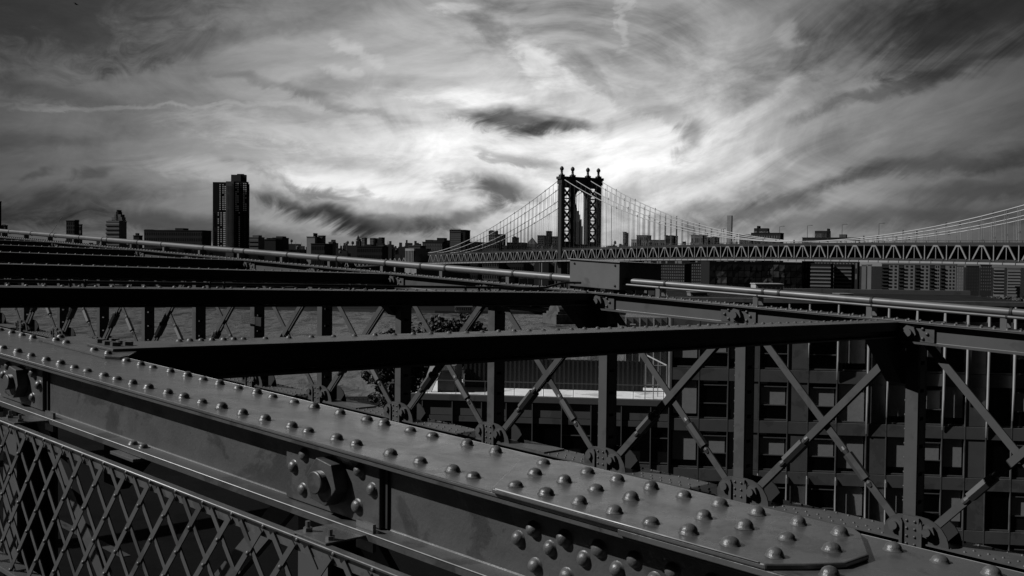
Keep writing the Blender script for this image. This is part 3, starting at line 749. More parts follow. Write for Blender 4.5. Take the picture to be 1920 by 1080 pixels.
# anchorage house at the far end, approach viaduct beyond it
STONE = mat('anchorage_stone', .14, .9, .3, .2, .3, stain=.3, stain_scale=.1)
anc = thing('bridge_anchorage', Q(-236, 0, 2), 'pale stone anchorage with columns where the far bridge meets land', 'anchorage')
Ta = lambda a, b_, c: Q(-225 + a, b_, c)
MB().box(-26, 0, -24, 24, 2, 37, Ta).build('block', STONE, anc)
MB().box(-27, 1, -25, 25, 37, 38.8, Ta).build('cornice', STONE, anc)
MB().box(-22, -4, -24, -10, 38.8, 49, Ta).build('pavilion', STONE, anc)
MB().box(-23, -3, -25, -9, 49, 51, Ta).build('pavilion_cornice', STONE, anc)
for k in range(6):
    b = MB(); b.tube([Ta(-21 + 3.3 * k, -24.8, 38.8), Ta(-21 + 3.3 * k, -24.8, 49)], .7, 8); b.build('column', STONE, anc)
vd = thing('approach_viaduct', Q(-330, 0, 2), 'low latticed viaduct carrying the bridge road inland, left of the anchorage', 'viaduct')
deck_z = lambda t: 38.2 + (t + 252) * .03
b = MB()
for i in range(12):
    ta, tb = -252 - 16 * i, -252 - 16 * (i + 1)
    vsq = [Q(ta, -17, deck_z(ta) - 1), Q(tb, -17, deck_z(tb) - 1), Q(tb, 17, deck_z(tb) - 1), Q(ta, 17, deck_z(ta) - 1)]
    b.add(vsq + [p + Vector((0, 0, 1.2)) for p in vsq], [(0, 1, 2, 3), (4, 7, 6, 5), (0, 4, 5, 1), (1, 5, 6, 2), (2, 6, 7, 3), (3, 7, 4, 0)])
b.build('deck', MBU, vd)
for i in range(17):
    t = -253 - 11 * i
    for (ta, tb) in ((t, t - 5), (t - 10, t - 5.4)):
        b = MB(); b.bar(Q(ta, -17.2, deck_z(ta)), Q(tb, -17.2, deck_z(tb) + 5), DT, .8, .5); b.build('diagonal', MBT, vd)
for i in range(6):
    t = -265 - 32 * i
    MB().box(-1.5, 1.5, -15, 15, 2, deck_z(t) - 1.02, lambda a, b_, c, t=t: Q(t + a, b_, c)).build('pier', STONE, vd)
# lamp posts on the far bridge's upper deck
for (px, lab) in ((1351, 'leftmost slender lamp post on the far bridge deck, beside the thin tower'), (1460, 'slender lamp post on the far bridge beside the dark low block'), (1512, 'tall lamp post on the far bridge deck, left of the second dark roof house'),
                  (1577, 'slender lamp post on the far bridge, right of the second dark roof house'), (1646, 'rightmost tall lamp post on the far bridge deck by the rising cables')):
    r = (px - 960) / FPX
    t = (r * (AY + NS.y * 10) - AX - NS.x * 10) / (DT.x - r * DT.y); base = Q(t, 10, zb(t) + 7.7)
    lp = thing('street_lamp', base, lab, 'street lamp', 'lamp posts on the far bridge')
    b = MB(); b.tube([base, base + Vector((0, 0, 9.5))], [.16, .09], 6); b.build('pole', MBD, lp)
    b = MB(); b.tube([base + Vector((0, 0, 9.4)), base + Vector((1.9, 0, 9.7))], .07, 5); b.build('arm', MBD, lp)
    MB().box(1.6, 2.6, -.15, .15, 9.6, 9.8, lambda a, b_, c: base + Vector((a, b_, c))).build('lamp_head', MBD, lp)

# ================================================================== the dark office building beside the bridge
FA = math.radians(7.5); FE = Vector((math.cos(FA), -math.sin(FA), 0)); FN = Vector((math.sin(FA), math.cos(FA), 0))     # along the front, into the building
FP0 = EYE + Vector((540 / FPX * 67.0, 67.0, 0))
def FB(s, d, z): return FP0 + FE * s + FN * d + Vector((0, 0, z))
WALLD = mat('facade_dark_panel', .085, .55, .25, 1.2, .4, stain=.25, stain_scale=.6)
BAND = mat('facade_floor_band', .075, .6, .25, 1.5, .4, stain=.25, stain_scale=.8)
FRAME = mat('facade_frame', .09, .45, .2, 2.0, .5)
FIN = mat('facade_fin', .3, .4, .2, 3.0, .5)
GLASS = mat('facade_glass', .008, .12, .2, 1.0, .5, transp=.78)
BLIND = mat('facade_blind', .36, .8, .2, 5.0, .2)
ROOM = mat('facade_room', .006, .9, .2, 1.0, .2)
WHITE = mat('terrace_white', .66, .7, .25, 1.5, .3, stain=.35, stain_scale=.5)
SCREEN = mat('corrugated_screen', .011, .5, .2, 2.0, .4)
bld = thing('office_building', FB(4, 8, -41.5), 'dark glass office building with pale vertical fins, right behind the truss', 'building')
MB().box(-8.1, 16.0, .46, 20, -41.5, -2.75, FB).build('core', ROOM, bld)
ROOFM = mat('tar_roof', .014, .95, .4, .8, .05, stain=.4, stain_scale=.5)
MB().box(-8.2, 16.1, -.12, .3, -2.74, -2.45, FB).build('parapet', BAND, bld, bevel=.02)
MB().box(-8.2, 16.1, .31, 20.1, -2.74, -2.66, FB).build('roof', ROOFM, bld)
MB().box(-8.2, 16.1, 19.6, 20.1, -2.655, -2.3, FB).build('parapet', WALLD, bld)
MB().box(-8.16, -8.05, .0, 20, -41.4, -2.745, FB).build('end_wall', WALLD, bld)
LEV = [-2.75, -3.72, -7.02, -10.33, -13.57, -16.9, -20.2, -23.5]
SM = [-8.05, -6.28, -4.43, -3.1, -2.46, -0.65, 0.62, 2.41, 4.27, 5.49, 7.22, 8.9, 10.28, 11.54, 13.08, 14.9, 16.0]
TY = ['d', 'w', 'b', 'p', 'w', 'p', 'w', 'd', 'p', 'b', 'w', 'b', 'p', 'd', 'w', 'b']
rnd = random.Random(11)
for li in range(1, len(LEV) - 1):
    z1, z0 = LEV[li], LEV[li + 1]
    MB().box(-8.05, 16.0, -.02, .2, z1 - .82, z1 - .03, FB).build('floor_band', BAND, bld, bevel=.01)
    for i, ty in enumerate(TY):
        a, c = SM[i] + .04, SM[i + 1] - .04
        if ty == 'p':
            MB().box(a, c, .02, .18, z0, z1 - .83, FB).build('wall_panel', WALLD, bld, bevel=.01); continue
        win = MB().box(a, c, .05, .1, z0 + .02, z0 + .10, FB).build('window', FRAME, bld)
        MB().add([FB(a, .085, z0), FB(c, .085, z0), FB(c, .085, z1 - .83), FB(a, .085, z1 - .83)], [(0, 1, 2, 3)]).build('pane', GLASS, win)
        if ty == 'w':
            for q in (z1 - 1.14, z0 + .98): MB().box(a, c, .04, .082, q, q + .06, FB).build('sash', FRAME, win)
        bl = rnd.random()
        if (ty == 'b' and bl < .95) or (ty != 'b' and bl < .62):
            zt = z1 - .84; zl = z0 + rnd.choice((.05, .3, .5, .62)); zt2 = zt if ty != 'w' else z1 - 1.15
            MB().box(a + .1, c - .1, .13, .16, max(zl, z0 + (1.02 if ty == 'w' else .05)), zt2, FB).build('blind', BLIND, win)
for i, s_ in enumerate(SM[:-1]):
    MB().box(s_ - .03, s_ + .03, -.03, .16, -23.5, -2.76, FB).build('mullion', BAND, bld)
for i, s_ in enumerate(SM[:-1]):
    zl = {0: -3.4, 1: -3.6, 2: -3.8, 3: -3.9, 4: -4.2, 5: -4.8, 6: -6.2, 7: -7.6}.get(i, (-9.4, -10.6, -8.8, -11.0, -9.9)[i % 5])
    D = .12 + .026 * min(i, 8)
    b = MB(); b.prism([(0.0, -2.78), (-D * .8, -2.78), (-D, -2.9 - (-2.9 - zl) * .35), (-D * .75, zl + (-2.9 - zl) * .25), (-.02, zl), (0.0, zl)], lambda p, a, s_=s_: FB(s_ + a, p[0] - .056, p[1]), -.03, .03)
    b.build('fin', FIN, bld)  # fins cut to their sunlit stretches, so the shape carries the shade between
    if 3 < i < 10:
        b = MB(); b.prism([(0.0, -13.7 - .02 * i), (-.10, -13.9 - .02 * i), (-.20, -17.0), (-.2, -20), (0.0, -20)], lambda p, a, s_=s_: FB(s_ + a, p[0] - .056, p[1]), -.025, .025)
        b.build('fin', FIN, bld)
def on_roof(name, p0, p1, y0, y1, dist, m, label, cat, ribs=0):
    A, C = at(p0, y0, dist), at(p1, y1, dist); t_ = thing(name, Vector(((A.x + C.x) / 2, dist, C.z)), label, cat)
    MB().box(A.x, C.x, dist, dist + 1.6, C.z, A.z, WD).build('casing', m, t_, bevel=.02)
    for k in range(ribs):
        x = A.x + (C.x - A.x) * (k + .5) / ribs; MB().box(x - .03, x + .03, dist - .03, dist - .001, C.z + .1, A.z - .1, WD).build('slat', WALLD, t_)
    MB().box(A.x - .05, C.x + .05, dist - .05, dist + 1.65, A.z + .001, A.z + .06, WD).build('lid', m, t_)
on_roof('rooftop_unit', 1417, 1468, 533, 553, 78, mat('unit_grey', .3, .6, .2, 1.0, .3), 'pale grey rooftop unit on the office roof, just above the right pipe', 'rooftop unit', 6)
on_roof('rooftop_duct', 1295, 1326, 549, 560, 76, mat('duct_grey', .12, .6, .2, 1.0, .3), 'low dark duct box at the left end of the office roof', 'duct', 4)
on_roof('roof_hatch', 1575, 1600, 552, 562, 74, MATS['duct_grey'], 'small roof hatch right of the pale rooftop unit', 'hatch', 2)
wing = thing('terrace_wing', FB(-17, 8, -41.5), 'low dark wing of the office building with a white sunlit roof terrace', 'building')
MB().box(-25.3, -8.2, .46, 18, -41.5, -9.5, FB).build('core', ROOM, wing)
MB().box(-25.3, -8.2, .3, 9.0, -9.5, -9.27, FB).build('terrace_floor', WHITE, wing)
MB().box(-25.4, -8.2, -.12, .29, -9.62, -9.2, FB).build('roof_edge', BAND, wing, bevel=.02)
MB().box(-25.4, -25.31, -.1, 18, -41.4, -9.63, FB).build('end_wall', WALLD, wing)
WM = [-25.3, -24.59, -22.55, -20.56, -18.9, -17.15, -15.2, -13.26, -11.27, -9.36, -8.2]
for li, (z1, z0) in enumerate(((-9.63, -11.0), (-11.0, -14.3), (-14.3, -17.6), (-17.6, -20.9))):
    for i in range(len(WM) - 1):
        a, c = WM[i] + .04, WM[i + 1] - .04
        if li == 0:
            MB().box(a, c, .02, .18, z0 + .4, z1 - .02, FB).build('wall_panel', WALLD, wing, bevel=.01); MB().box(a, c, .0, .16, z0, z0 + .37, FB).build('floor_band', BAND, wing)
        else:
            win = MB().box(a, c, .05, .1, z0 + .9, z0 + .97, FB).build('window', FRAME, wing)
            MB().add([FB(a, .085, z0 + .83), FB(c, .085, z0 + .83), FB(c, .085, z1), FB(a, .085, z1)], [(0, 1, 2, 3)]).build('pane', GLASS, win)
            MB().box(a, c, .0, .16, z0, z0 + .8, FB).build('floor_band', BAND, wing)
            if i % 3 == 0: MB().box(a, c, .04, .082, z1 - .75, z1 - .69, FB).build('sash', FRAME, win)
for s_ in WM[1:]:
    MB().box(s_ - .03, s_ + .03, -.1, .16, -20.9, -9.64, FB).build('mullion', FRAME, wing)
scr = thing('corrugated_screen', FB(-16, 4.6, -9.27), 'dark corrugated metal screen standing along the white roof terrace', 'screen')
MB().box(-22.6, -9.9, 4.6, 4.7, -9.265, -7.15, FB).build('sheet', SCREEN, scr)
for k in range(40):
    MB().box(-22.5 + .318 * k, -22.36 + .318 * k, 4.54, 4.5995, -9.265, -7.12 + (.3 if k < 6 else 0), FB).build('rib', SCREEN, scr)
grl = thing('glass_railing', FB(-16.5, .45, -9.27), 'thin-framed glass railing along the front of the roof terrace', 'railing')
MB().box(-24.4, -8.3, .43, .48, -8.36, -8.31, FB).build('top_rail', FRAME, grl)
for k in range(9):
    MB().box(-24.4 + 1.98 * k, -24.36 + 1.98 * k, .43, .47, -9.265, -8.365, FB).build('post', FRAME, grl)
    if k < 8: MB().add([FB(-24.3 + 1.98 * k, .45, -9.2), FB(-22.5 + 1.98 * k, .45, -9.2), FB(-22.5 + 1.98 * k, .45, -8.4), FB(-24.3 + 1.98 * k, .45, -8.4)], [(0, 1, 2, 3)]).build('pane', mat('clear_glass', .02, .05, .1, 1, .5, transp=.86), grl)
stw = thing('stair_wall', FB(-24.2, 1.5, -9.27), 'white slanted stair wall at the left end of the roof terrace', 'wall')
b = MB(); b.prism([(-24.75, -9.265), (-24.75, -8.6), (-24.35, -7.45), (-23.5, -7.4), (-23.5, -7.5), (-24.28, -9.265)], lambda p, a: FB(p[0], a, p[1]), 1.2, 1.5); b.build('slab', WHITE, stw)
MB().box(-23.9, -22.7, 1.6, 4.4, -9.265, -7.45, FB).build('stair_core', WALLD, stw)
pst = thing('white_post', FB(-22.2, 2.2, -9.27), 'short white post standing on the roof terrace, left of the middle', 'post')
MB().box(-22.24, -22.14, 2.2, 2.3, -9.265, -8.1, FB).build('post', WHITE, pst); MB().box(-22.27, -22.11, 2.17, 2.33, -8.1, -8.05, FB).build('cap', WHITE, pst)
enc = thing('glass_enclosure', FB(-9, 2, -9.27), 'white-framed glass stair enclosure at the right end of the terrace', 'enclosure')
for (s_, d) in ((-9.75, .8), (-9.2, .8), (-8.35, .8), (-9.75, 3.8), (-8.9, 2.2)):
    MB().box(s_ - .03, s_ + .03, d - .03, d + .03, -9.265, -6.85 if d > 1 else -7.0, FB).build('frame_bar', FIN, enc)
for z in (-7.0, -8.3):
    MB().box(-9.72, -8.38, .78, .82, z - .04, z, FB).build('frame_bar', FIN, enc)
b = MB(); b.bar(FB(-9.75, 3.8, -6.6), FB(-8.35, .8, -7.0), EW, .07, .05); b.build('frame_bar', FIN, enc)
MB().add([FB(-9.72, .8, -9.2), FB(-8.38, .8, -9.2), FB(-8.38, .8, -7.05), FB(-9.72, .8, -7.05)], [(0, 1, 2, 3)]).build('pane', MATS['clear_glass'], enc)
stk = thing('stair_tower', FB(-9.6, 9, -41.5), 'narrow set-back tower with upright glass strips, left end of the office building', 'building')
MB().box(-11.3, -8.25, 7, 14, -41.5, -4.2, FB).build('shaft', WALLD, stk)
for k in range(6):
    MB().box(-11.25 + .5 * k, -11.17 + .5 * k, 6.85, 6.995, -9.2, -4.25, FB).build('fin', FIN if k % 2 == 0 else FRAME, stk)
for k in range(3):
    MB().box(-10.9 + k, -10.5 + k, 6.8, 6.99, -4.75 - .35 * k, -4.67 - .35 * k, FB).build('strip', FIN, stk)

# ================================================================== trees on the near bank
LEAF = mat('foliage', .045, .6, .6, .7, .3)
BARK = mat('bark', .03, .9, .3, 2.0, .2)
def tree(base, blobs, n, size, label, seed):
    rn = random.Random(seed); tr = thing('broadleaf_tree', base, label, 'tree', 'trees on the near bank')
    top = max(blobs, key=lambda q: q[0].z)[0]
    b = MB(); b.tube([base, base + (top - base) * .35, base + (top - base) * .7, top], [.55, .42, .26, .08], 8); trunk = b.build('trunk', BARK, tr, smooth=True)
    b = MB()
    for (c, r) in blobs:
        st_ = base + (top - base) * rn.uniform(.3, .55); mid = (st_ + c) / 2 + Vector((rn.uniform(-1, 1), rn.uniform(-1, 1), -.6)); b.tube([st_, mid, c], [.2, .13, .05], 5)
    b.build('limbs', BARK, trunk)
    b = MB()
    for (c, r) in blobs:
        subs = [(c + Vector((rn.gauss(0, .45), rn.gauss(0, .45), rn.gauss(0, .4))) * r, r * rn.uniform(.22, .42)) for _ in range(int(14 + r * 3))]
        for k in range(int(n * r * r)):
            q, rr = rn.choice(subs); v = Vector((rn.gauss(0, 1), rn.gauss(0, 1), rn.gauss(0, 1))).normalized() * rr * rn.uniform(.55, 1.0) ** .5
            p = q + v; a = Vector((rn.gauss(0, 1), rn.gauss(0, 1), rn.gauss(0, 1))).normalized(); e = a.cross(Vector((rn.gauss(0, 1), rn.gauss(0, 1), .3))).normalized(); s = size * rn.uniform(.6, 1.3)
            b.add([p - a * s, p + e * s * .55, p + a * s, p - e * s * .55], [(0, 1, 2, 3)])
    b.build('crown', LEAF, tr, fixn=False)
Y = 205.0
tree(Vector((at(835, 640, Y).x, Y, 2.5)), [(at(850, 622, Y), 3.4), (at(815, 640, Y), 3.8), (at(880, 632, Y + 1), 3.0), (at(845, 660, Y), 5.2), (at(780, 650, Y), 3.0), (at(895, 650, Y), 3.0), (at(830, 690, Y), 6.0)], 130, .42, 'round leafy tree on the bank, its crown seen between the two front beams', 5)
Y = 160.0
tree(Vector((at(742, 700, Y).x, Y, 2.5)), [(at(728, 700, Y), 3.0), (at(758, 640, Y), 2.4), (at(712, 705, Y), 2.2), (at(748, 730, Y), 2.8), (at(728, 632, Y), 1.6), (at(765, 690, Y), 3.0), (at(740, 760, Y), 2.2)], 240, .32, 'leafy tree standing left of the roof terrace below the front beam', 9)
wr = thing('waterside_fence', Vector((at(680, 757, 300).x, 297, 2.5)), 'low dark railing along the water, left of the trees', 'fence')
x0 = at(640, 757, 297).x; x1 = at(730, 757, 297).x
for k in range(12):
    xx = x0 + (x1 - x0) * k / 11
    MB().box(xx - .06, xx + .06, 297, 297.1, 2.5, 3.7, WD).build('post', MBD, wr)
for z in (3.1, 3.65): MB().box(x0, x1, 297.02, 297.08, z, z + .07, WD).build('rail', MBD, wr)

# ================================================================== the city beyond the river
def shade(v):
    if v >= .03: v = min(.5, v * 2.0)
    return mat('masonry_%03d' % int(v * 1000), v, .85, .25, .12, .2)
WIN_D = mat('window_dark', .012, .25, .3, .3, .5)
WIN_L = mat('window_pale', .5, .35, .5, .6, .5)
def bldg(px0, px1, ytop, dist, v, label, name='building', depth=22.0, rows=None, cols=None, wmat=None, yaw=0.0, extra=(), bands=None, base=2.0, cat='building', group=None):
    xm = abs(at((px0 + px1) / 2, ytop, dist).x) + 1.0
    depth = min(depth, .28 * (px1 - px0) * dist * dist / (FPX * xm)); side = xm * depth / (dist * dist) * FPX
    if px1 < CX: px1 -= side
    else: px0 += side
    A = at(px0, ytop, dist); C = at(px1, ytop, dist); W = C.x - A.x; Zt = (A.z + C.z) / 2
    root = thing(name, Vector(((A.x + C.x) / 2, dist + depth / 2, base)), label, cat, group)
    ph = math.radians(24 if px0 > 1150 else 10); cp_, sp_ = math.cos(ph), math.sin(ph)
    T = lambda a, b_, c: Vector((A.x + a + b_ * sp_, dist - a * sp_ / cp_ + b_ * cp_, c))
    m = shade(v)
    MB().box(0, W, 0, depth, base, Zt, T).build('wall', m, root)
    MB().box(-.25, W + .25, -.25, depth + .25, Zt + .01, Zt + .9, T).build('parapet', shade(max(.01, v * .8)), root)
    pix = dist / FPX
    for (e0, e1, et, vv) in extra:
        EA = at(e0, et, dist); EC = at(e1, et, dist)
        MB().box(EA.x - A.x, EC.x - A.x, 1.0, depth * .6, Zt + .92, (EA.z + EC.z) / 2, T).build('roof_house', shade(vv), root)
    if rows:
        b = MB(); H = Zt - 20; fh = H / rows
        for r in range(rows):
            for c in range(cols):
                a = W * (c + .28) / cols; z = Zt - fh * (r + .78); b.box(a, a + W / cols * .46, -.12, -.005, z, z + fh * .5, T)
        b.build('windows', wmat or WIN_D, root, kind='stuff')
    if bands:
        n, vv = bands; fh = (Zt - 20) / n
        for r in range(n):
            z = Zt - fh * (r + 1); MB().box(-.3, W + .3, -.5, -.01, z, z + fh * .38, T).build('floor_band', shade(vv), root)
    return root, T, W, Zt
bldg(-14, 2, 379, 900, .012, 'dark tower cut by the left edge of the picture', rows=20, cols=3)
bldg(2, 14, 424, 900, .02, 'low dark roof beside the tower at the left edge', extra=((3, 9, 421, .02),))
bldg(124, 147, 415, 1050, .012, 'square black block left of the stepped pale building', extra=((127, 138, 413, .012), (140, 145, 412, .012)), rows=14, cols=4)
bldg(147, 154, 422, 1060, .03, 'slim grey annex on the right of the square black block', rows=8, cols=2)
bldg(199, 235, 416, 980, .085, 'stepped pale apartment house with a roof tank at left', extra=((202, 230, 412, .08), (209, 229, 407, .07), (214, 227, 402, .06), (217.5, 222, 397, .02), (218.8, 220.8, 393.5, .02)), bands=(14, .03))
bldg(250, 266, 443, 1000, .012, 'small black gabled house left of the long slab', extra=((253, 258, 437, .012),))
bldg(270, 397, 433, 1150, .014, 'long low black slab left of the tall tower', extra=((331, 347, 428, .014), (270, 279, 430, .014)), rows=8, cols=26)
# the tall brown tower with many small windows
tt = thing('apartment_tower', Vector((at(431, 340, 950).x, 965, 2)), 'tallest dark apartment tower with columns of bright windows, left of the picture', 'building')
Dt = 950.0
def TT(px, py): return at(px, py, Dt)
def tower_box(p0, p1, yt, d0, d1, v, nm):
    A, C = TT(p0, yt), TT(p1, yt)
    return MB().box(A.x, C.x, Dt + d0, Dt + d1, 2, (A.z + C.z) / 2, WD).build(nm, shade(v), tt)
tower_box(397.5, 424, 341, 2.5, 11, .010, 'wing'); tower_box(423.5, 438, 340, 0, 10, .075, 'bay'); tower_box(437.5, 461.5, 340, 2.0, 9, .010, 'wing'); tower_box(461, 463.5, 344, 4, 8.5, .012, 'wing')
tower_box(431.5, 450, 327, 3, 8, .035, 'roof_house'); tower_box(449.6, 458.5, 327, 4, 8, .015, 'roof_house'); tower_box(442, 454, 325.3, 4.5, 8, .02, 'roof_tank')
rn = random.Random(21); wbr = MB(); wfa = MB()
for cols, y0, y1, d in (((411.3, 416.8, 420.8), 345, 395, 2.5), ((441.6, 445.2, 456.2, 460), 343, 396, 2.0), ((450.6,), 343, 396, 2.0), ((408, 413.2, 418.2, 420.4), 398, 460, 2.5), ((439.8, 447.6, 458.3), 398, 470, 2.0), ((399.2,), 398, 462, 2.5), ((426, 431, 434.5), 344, 470, 0.0)):
    for cx in cols:
        y = y0; faint = cx in (450.6, 399.2, 439.8, 458.3, 426, 431, 434.5); b = wfa if faint else wbr
        while y < y1:
            if rn.random() < .93:
                A = TT(cx - (.75 if faint else 1.05), y); C = TT(cx + (.75 if faint else 1.05), y + (1.3 if faint else 1.9)); b.box(A.x, C.x, Dt + d - .25, Dt + d - .01, C.z, A.z, WD)
            y += 3.86
wfa.build('windows', mat('window_faint', .12, .4, .8, .35, .5), tt, kind='stuff'); wbr.build('windows', mat('window_sky_glint', .95, .35, .7, .33, .6), tt, kind='stuff')  # windows' sky reflections are painted as pale colour
bldg(467, 492, 446, 1100, .05, 'grey flat-roofed block just right of the tall tower', extra=((473, 485, 441, .045),), bands=(10, .035))
bldg(496, 526, 450, 1020, .012, 'black water-tank building right of the grey flat block', extra=((499, 503, 446, .012), (506, 512, 448, .012)))
bldg(511, 537, 447, 1150, .028, 'dark stepped block behind the black water-tank building', extra=((517, 530, 443, .028),), rows=10, cols=6)
bldg(575, 597, 445, 1080, .11, 'pale blank-walled building right of centre left, mast on its roof', extra=((587, 589, 437, .02),))
bldg(596.5, 608, 443, 1082, .05, 'grey block joined to the right of the pale blank wall', extra=((598, 606, 442, .05),), rows=9, cols=3)
bldg(583, 617, 458, 1040, .014, 'low black building before the pale blank wall', rows=5, cols=8)
bldg(616, 627, 455, 1060, .055, 'small stepped grey house right of the low black building', extra=((618, 621, 453, .03), (624, 627, 453, .05)), rows=6, cols=3)
r_, T_, W_, Z_ = bldg(664.5, 678, 461, 1900, .02, 'dark stepped skyscraper with a pointed crown left of the pale triple towers', extra=((667, 675, 452, .02), (669.5, 673, 448, .02)))
b = MB(); b.tube([T_(W_ / 2, 6, Z_ + 10), T_(W_ / 2, 6, Z_ + 20)], [4, .2], 6); b.build('spire', shade(.02), r_)
bldg(678, 686, 446.5, 1850, .075, 'slim pale tower beside the pointed skyscraper', rows=20, cols=2)
bldg(693.5, 703, 447, 1800, .08, 'left of the three joined pale towers', rows=18, cols=3)
bldg(703, 710, 447.5, 1810, .045, 'middle and darkest of the three joined pale towers', rows=18, cols=2)
bldg(710, 718.5, 446, 1800, .07, 'right of the three joined pale towers', extra=((711, 717, 445, .06),), rows=18, cols=3)
bldg(669, 723, 463, 1100, .012, 'low black row in front of the pale towers', extra=((686, 697, 460, .012), (709, 720, 460, .03)), rows=5, cols=14)
bldg(766, 792, 462, 1020, .045, 'low grey house left of the clustered block', extra=((769, 776, 460, .06),), rows=5, cols=5)
bldg(792, 833, 455, 1050, .03, 'broad clustered dark block with several roof levels, left of the flat-topped tower', extra=((797, 810, 449.5, .02), (811, 820, 450, .025), (819, 833, 446, .014)), rows=9, cols=12, wmat=shade(.05))
bldg(832, 844, 452, 1070, .012, 'narrow black building left of the flat-topped tower', rows=8, cols=3)
r_, T_, W_, Z_ = bldg(843, 875, 432.5, 1000, .012, 'flat-topped rectangular tower with a paler lit face, left of the cables', extra=((855, 862, 431, .012),))
MB().box(W_ * .06, W_ * .72, -.5, -.01, 20, Z_ - 2.2, T_).build('lit_face', mat('lit_face_grey', .085, .6, .3, .5, .3), r_)  # the lit face, painted as a paler slab on the dark front
b = MB()
for k in range(24): b.box(W_ * .06, W_ * .72, -.62, -.51, 22 + k * 2.1, 22.6 + k * 2.1, T_)
b.build('spandrels', shade(.05), r_, kind='stuff')
bldg(880, 898, 455, 1150, .014, 'dark block directly right of the flat-topped tower, under the cables', rows=7, cols=4)
bldg(899, 906, 457, 1200, .15, 'small pale house between dark blocks under the cables', rows=4, cols=2)
bldg(916, 930, 433.5, 1700, .06, 'grey tower with rooftop masts behind the side-span cables', extra=((919, 922, 431.5, .05),), rows=14, cols=4)
bldg(929, 944, 440, 1650, .02, 'dark slab right of the masted grey tower', rows=12, cols=4)
bldg(905, 936, 456, 1130, .03, 'low dark block below the masted grey tower', rows=6, cols=7)
bldg(960, 968, 446, 1400, .015, 'small dark cupola building under the side-span cables', extra=((962, 965, 443, .015),))
bldg(950, 982, 456, 1160, .014, 'wide low black block left of the pyramid roof', rows=5, cols=8)
r_, T_, W_, Z_ = bldg(987, 1004, 459, 1500, .07, 'pale building with a pyramid roof left of the bridge tower', rows=6, cols=5)
b = MB(); b.add([T_(-.5, 0, Z_ + .95), T_(W_ + .5, 0, Z_ + .95), T_(W_ + .5, 20, Z_ + .95), T_(-.5, 20, Z_ + .95), T_(W_ / 2, 10, Z_ + 11)], [(0, 1, 4), (1, 2, 4), (2, 3, 4), (3, 0, 4), (0, 3, 2, 1)]); b.build('pyramid_roof', shade(.03), r_)
bldg(1007, 1021, 442, 1900, .035, 'grey slab just left of the bridge tower', rows=16, cols=5)
bldg(1023, 1032, 434, 1800, .012, 'slim black tower touching the left of the bridge tower', rows=22, cols=3)
bldg(1033, 1046, 444, 1850, .03, 'dark building hidden partly by the left tower leg', rows=12, cols=4)
# the stepped skyscraper framed by the tower arch
De = 3600.0
es = thing('art_deco_skyscraper', Vector((at(1080, 420, De).x, De + 30, 2)), 'pale stepped skyscraper with a spire, framed by the bridge arch', 'building')
def esb(p0, p1, yt, d0, nm, v=.16):
    A, C = at(p0, yt, De), at(p1, yt, De); MB().box(A.x, C.x, De + d0, De + 60 - d0, 2, (A.z + C.z) / 2, WD).build(nm, mat('hazed_limestone', .16, .8, .2, .03, .3), es)  # light stone colour also carries the distance haze
esb(1072.5, 1093, 424, 0, 'base_block'); esb(1073, 1091, 411, 3, 'shaft'); esb(1074, 1088, 402, 6, 'shaft'); esb(1075, 1086.5, 395, 9, 'setback'); esb(1076, 1082.5, 389, 14, 'crown')
b = MB(); q = at(1078.6, 389, De); b.tube([Vector((q.x, De + 30, q.z)), Vector((q.x, De + 30, q.z + 12)), Vector((q.x, De + 30, q.z + 24)), Vector((q.x, De + 30, q.z + 52))], [6, 4.5, 1.6, .5], 8); b.build('spire', shade(.08), es)
b = MB()
for k in range(7):
    x = 1074.6 + 1.85 * k; A, C = at(x, 404, De), at(x + .7, 404, De); b.box(A.x, C.x, De - .6, De + 2.9, 20, at(x, 414, De).z, WD)
b.build('piers', mat('hazed_limestone_pier', .26, .8, .2, .03, .3), es, kind='stuff')
bldg(1166, 1173, 437, 2200, .05, 'slim round-topped tower seen through the suspenders right of the bridge tower', extra=((1167.4, 1171.6, 434.5, .045),), rows=14, cols=2)
bldg(1190, 1212, 442, 1500, .04, 'boxy grey block seen through the suspenders', rows=7, cols=6)
bldg(1180, 1193, 450, 1450, .13, 'small pale block left of the boxy grey one behind the suspenders', rows=4, cols=3)
bldg(1212, 1244, 451, 1450, .03, 'long low dark roof behind the main-span suspenders', rows=4, cols=8)
bldg(1243, 1262, 443, 1400, .02, 'dark roof block with chimneys above the deck, right of the long low roof', extra=((1245, 1248, 440.5, .02), (1254, 1258, 441, .1)), rows=5, cols=5)
bldg(1290, 1316, 442, 1300, .05, 'grey rooftop plant building above the far deck', extra=((1292, 1303, 440, .03), (1308, 1314, 441, .06)), rows=5, cols=6)
bldg(1316, 1340, 446, 1300, .025, 'low dark rooftop shed right of the grey plant building', extra=((1334, 1339, 444, .02),), rows=3, cols=5)
bldg(1361.2, 1371, 404.5, 6000, .10, 'single thin pale skyscraper standing alone above the far bridge', depth=30, rows=30, cols=3, wmat=shade(.12))
bldg(1400, 1458, 438, 1250, .016, 'broad dark building with a stepped roof house above mid-span', extra=((1413, 1436, 428, .015), (1418, 1421, 423.5, .012), (1412.5, 1436.5, 434, .1)), rows=6, cols=12, wmat=shade(.05))
bldg(1380, 1402, 441, 1240, .05, 'low grey wing left of the broad dark stepped building', rows=4, cols=7)
bldg(1494, 1596, 447, 1250, .018, 'long low dark building under the rising cables', extra=((1525, 1549, 433, .015), (1545, 1548, 429, .012), (1525.5, 1549, 438, .09), (1565, 1576, 440, .03)), rows=4, cols=18, wmat=shade(.06))
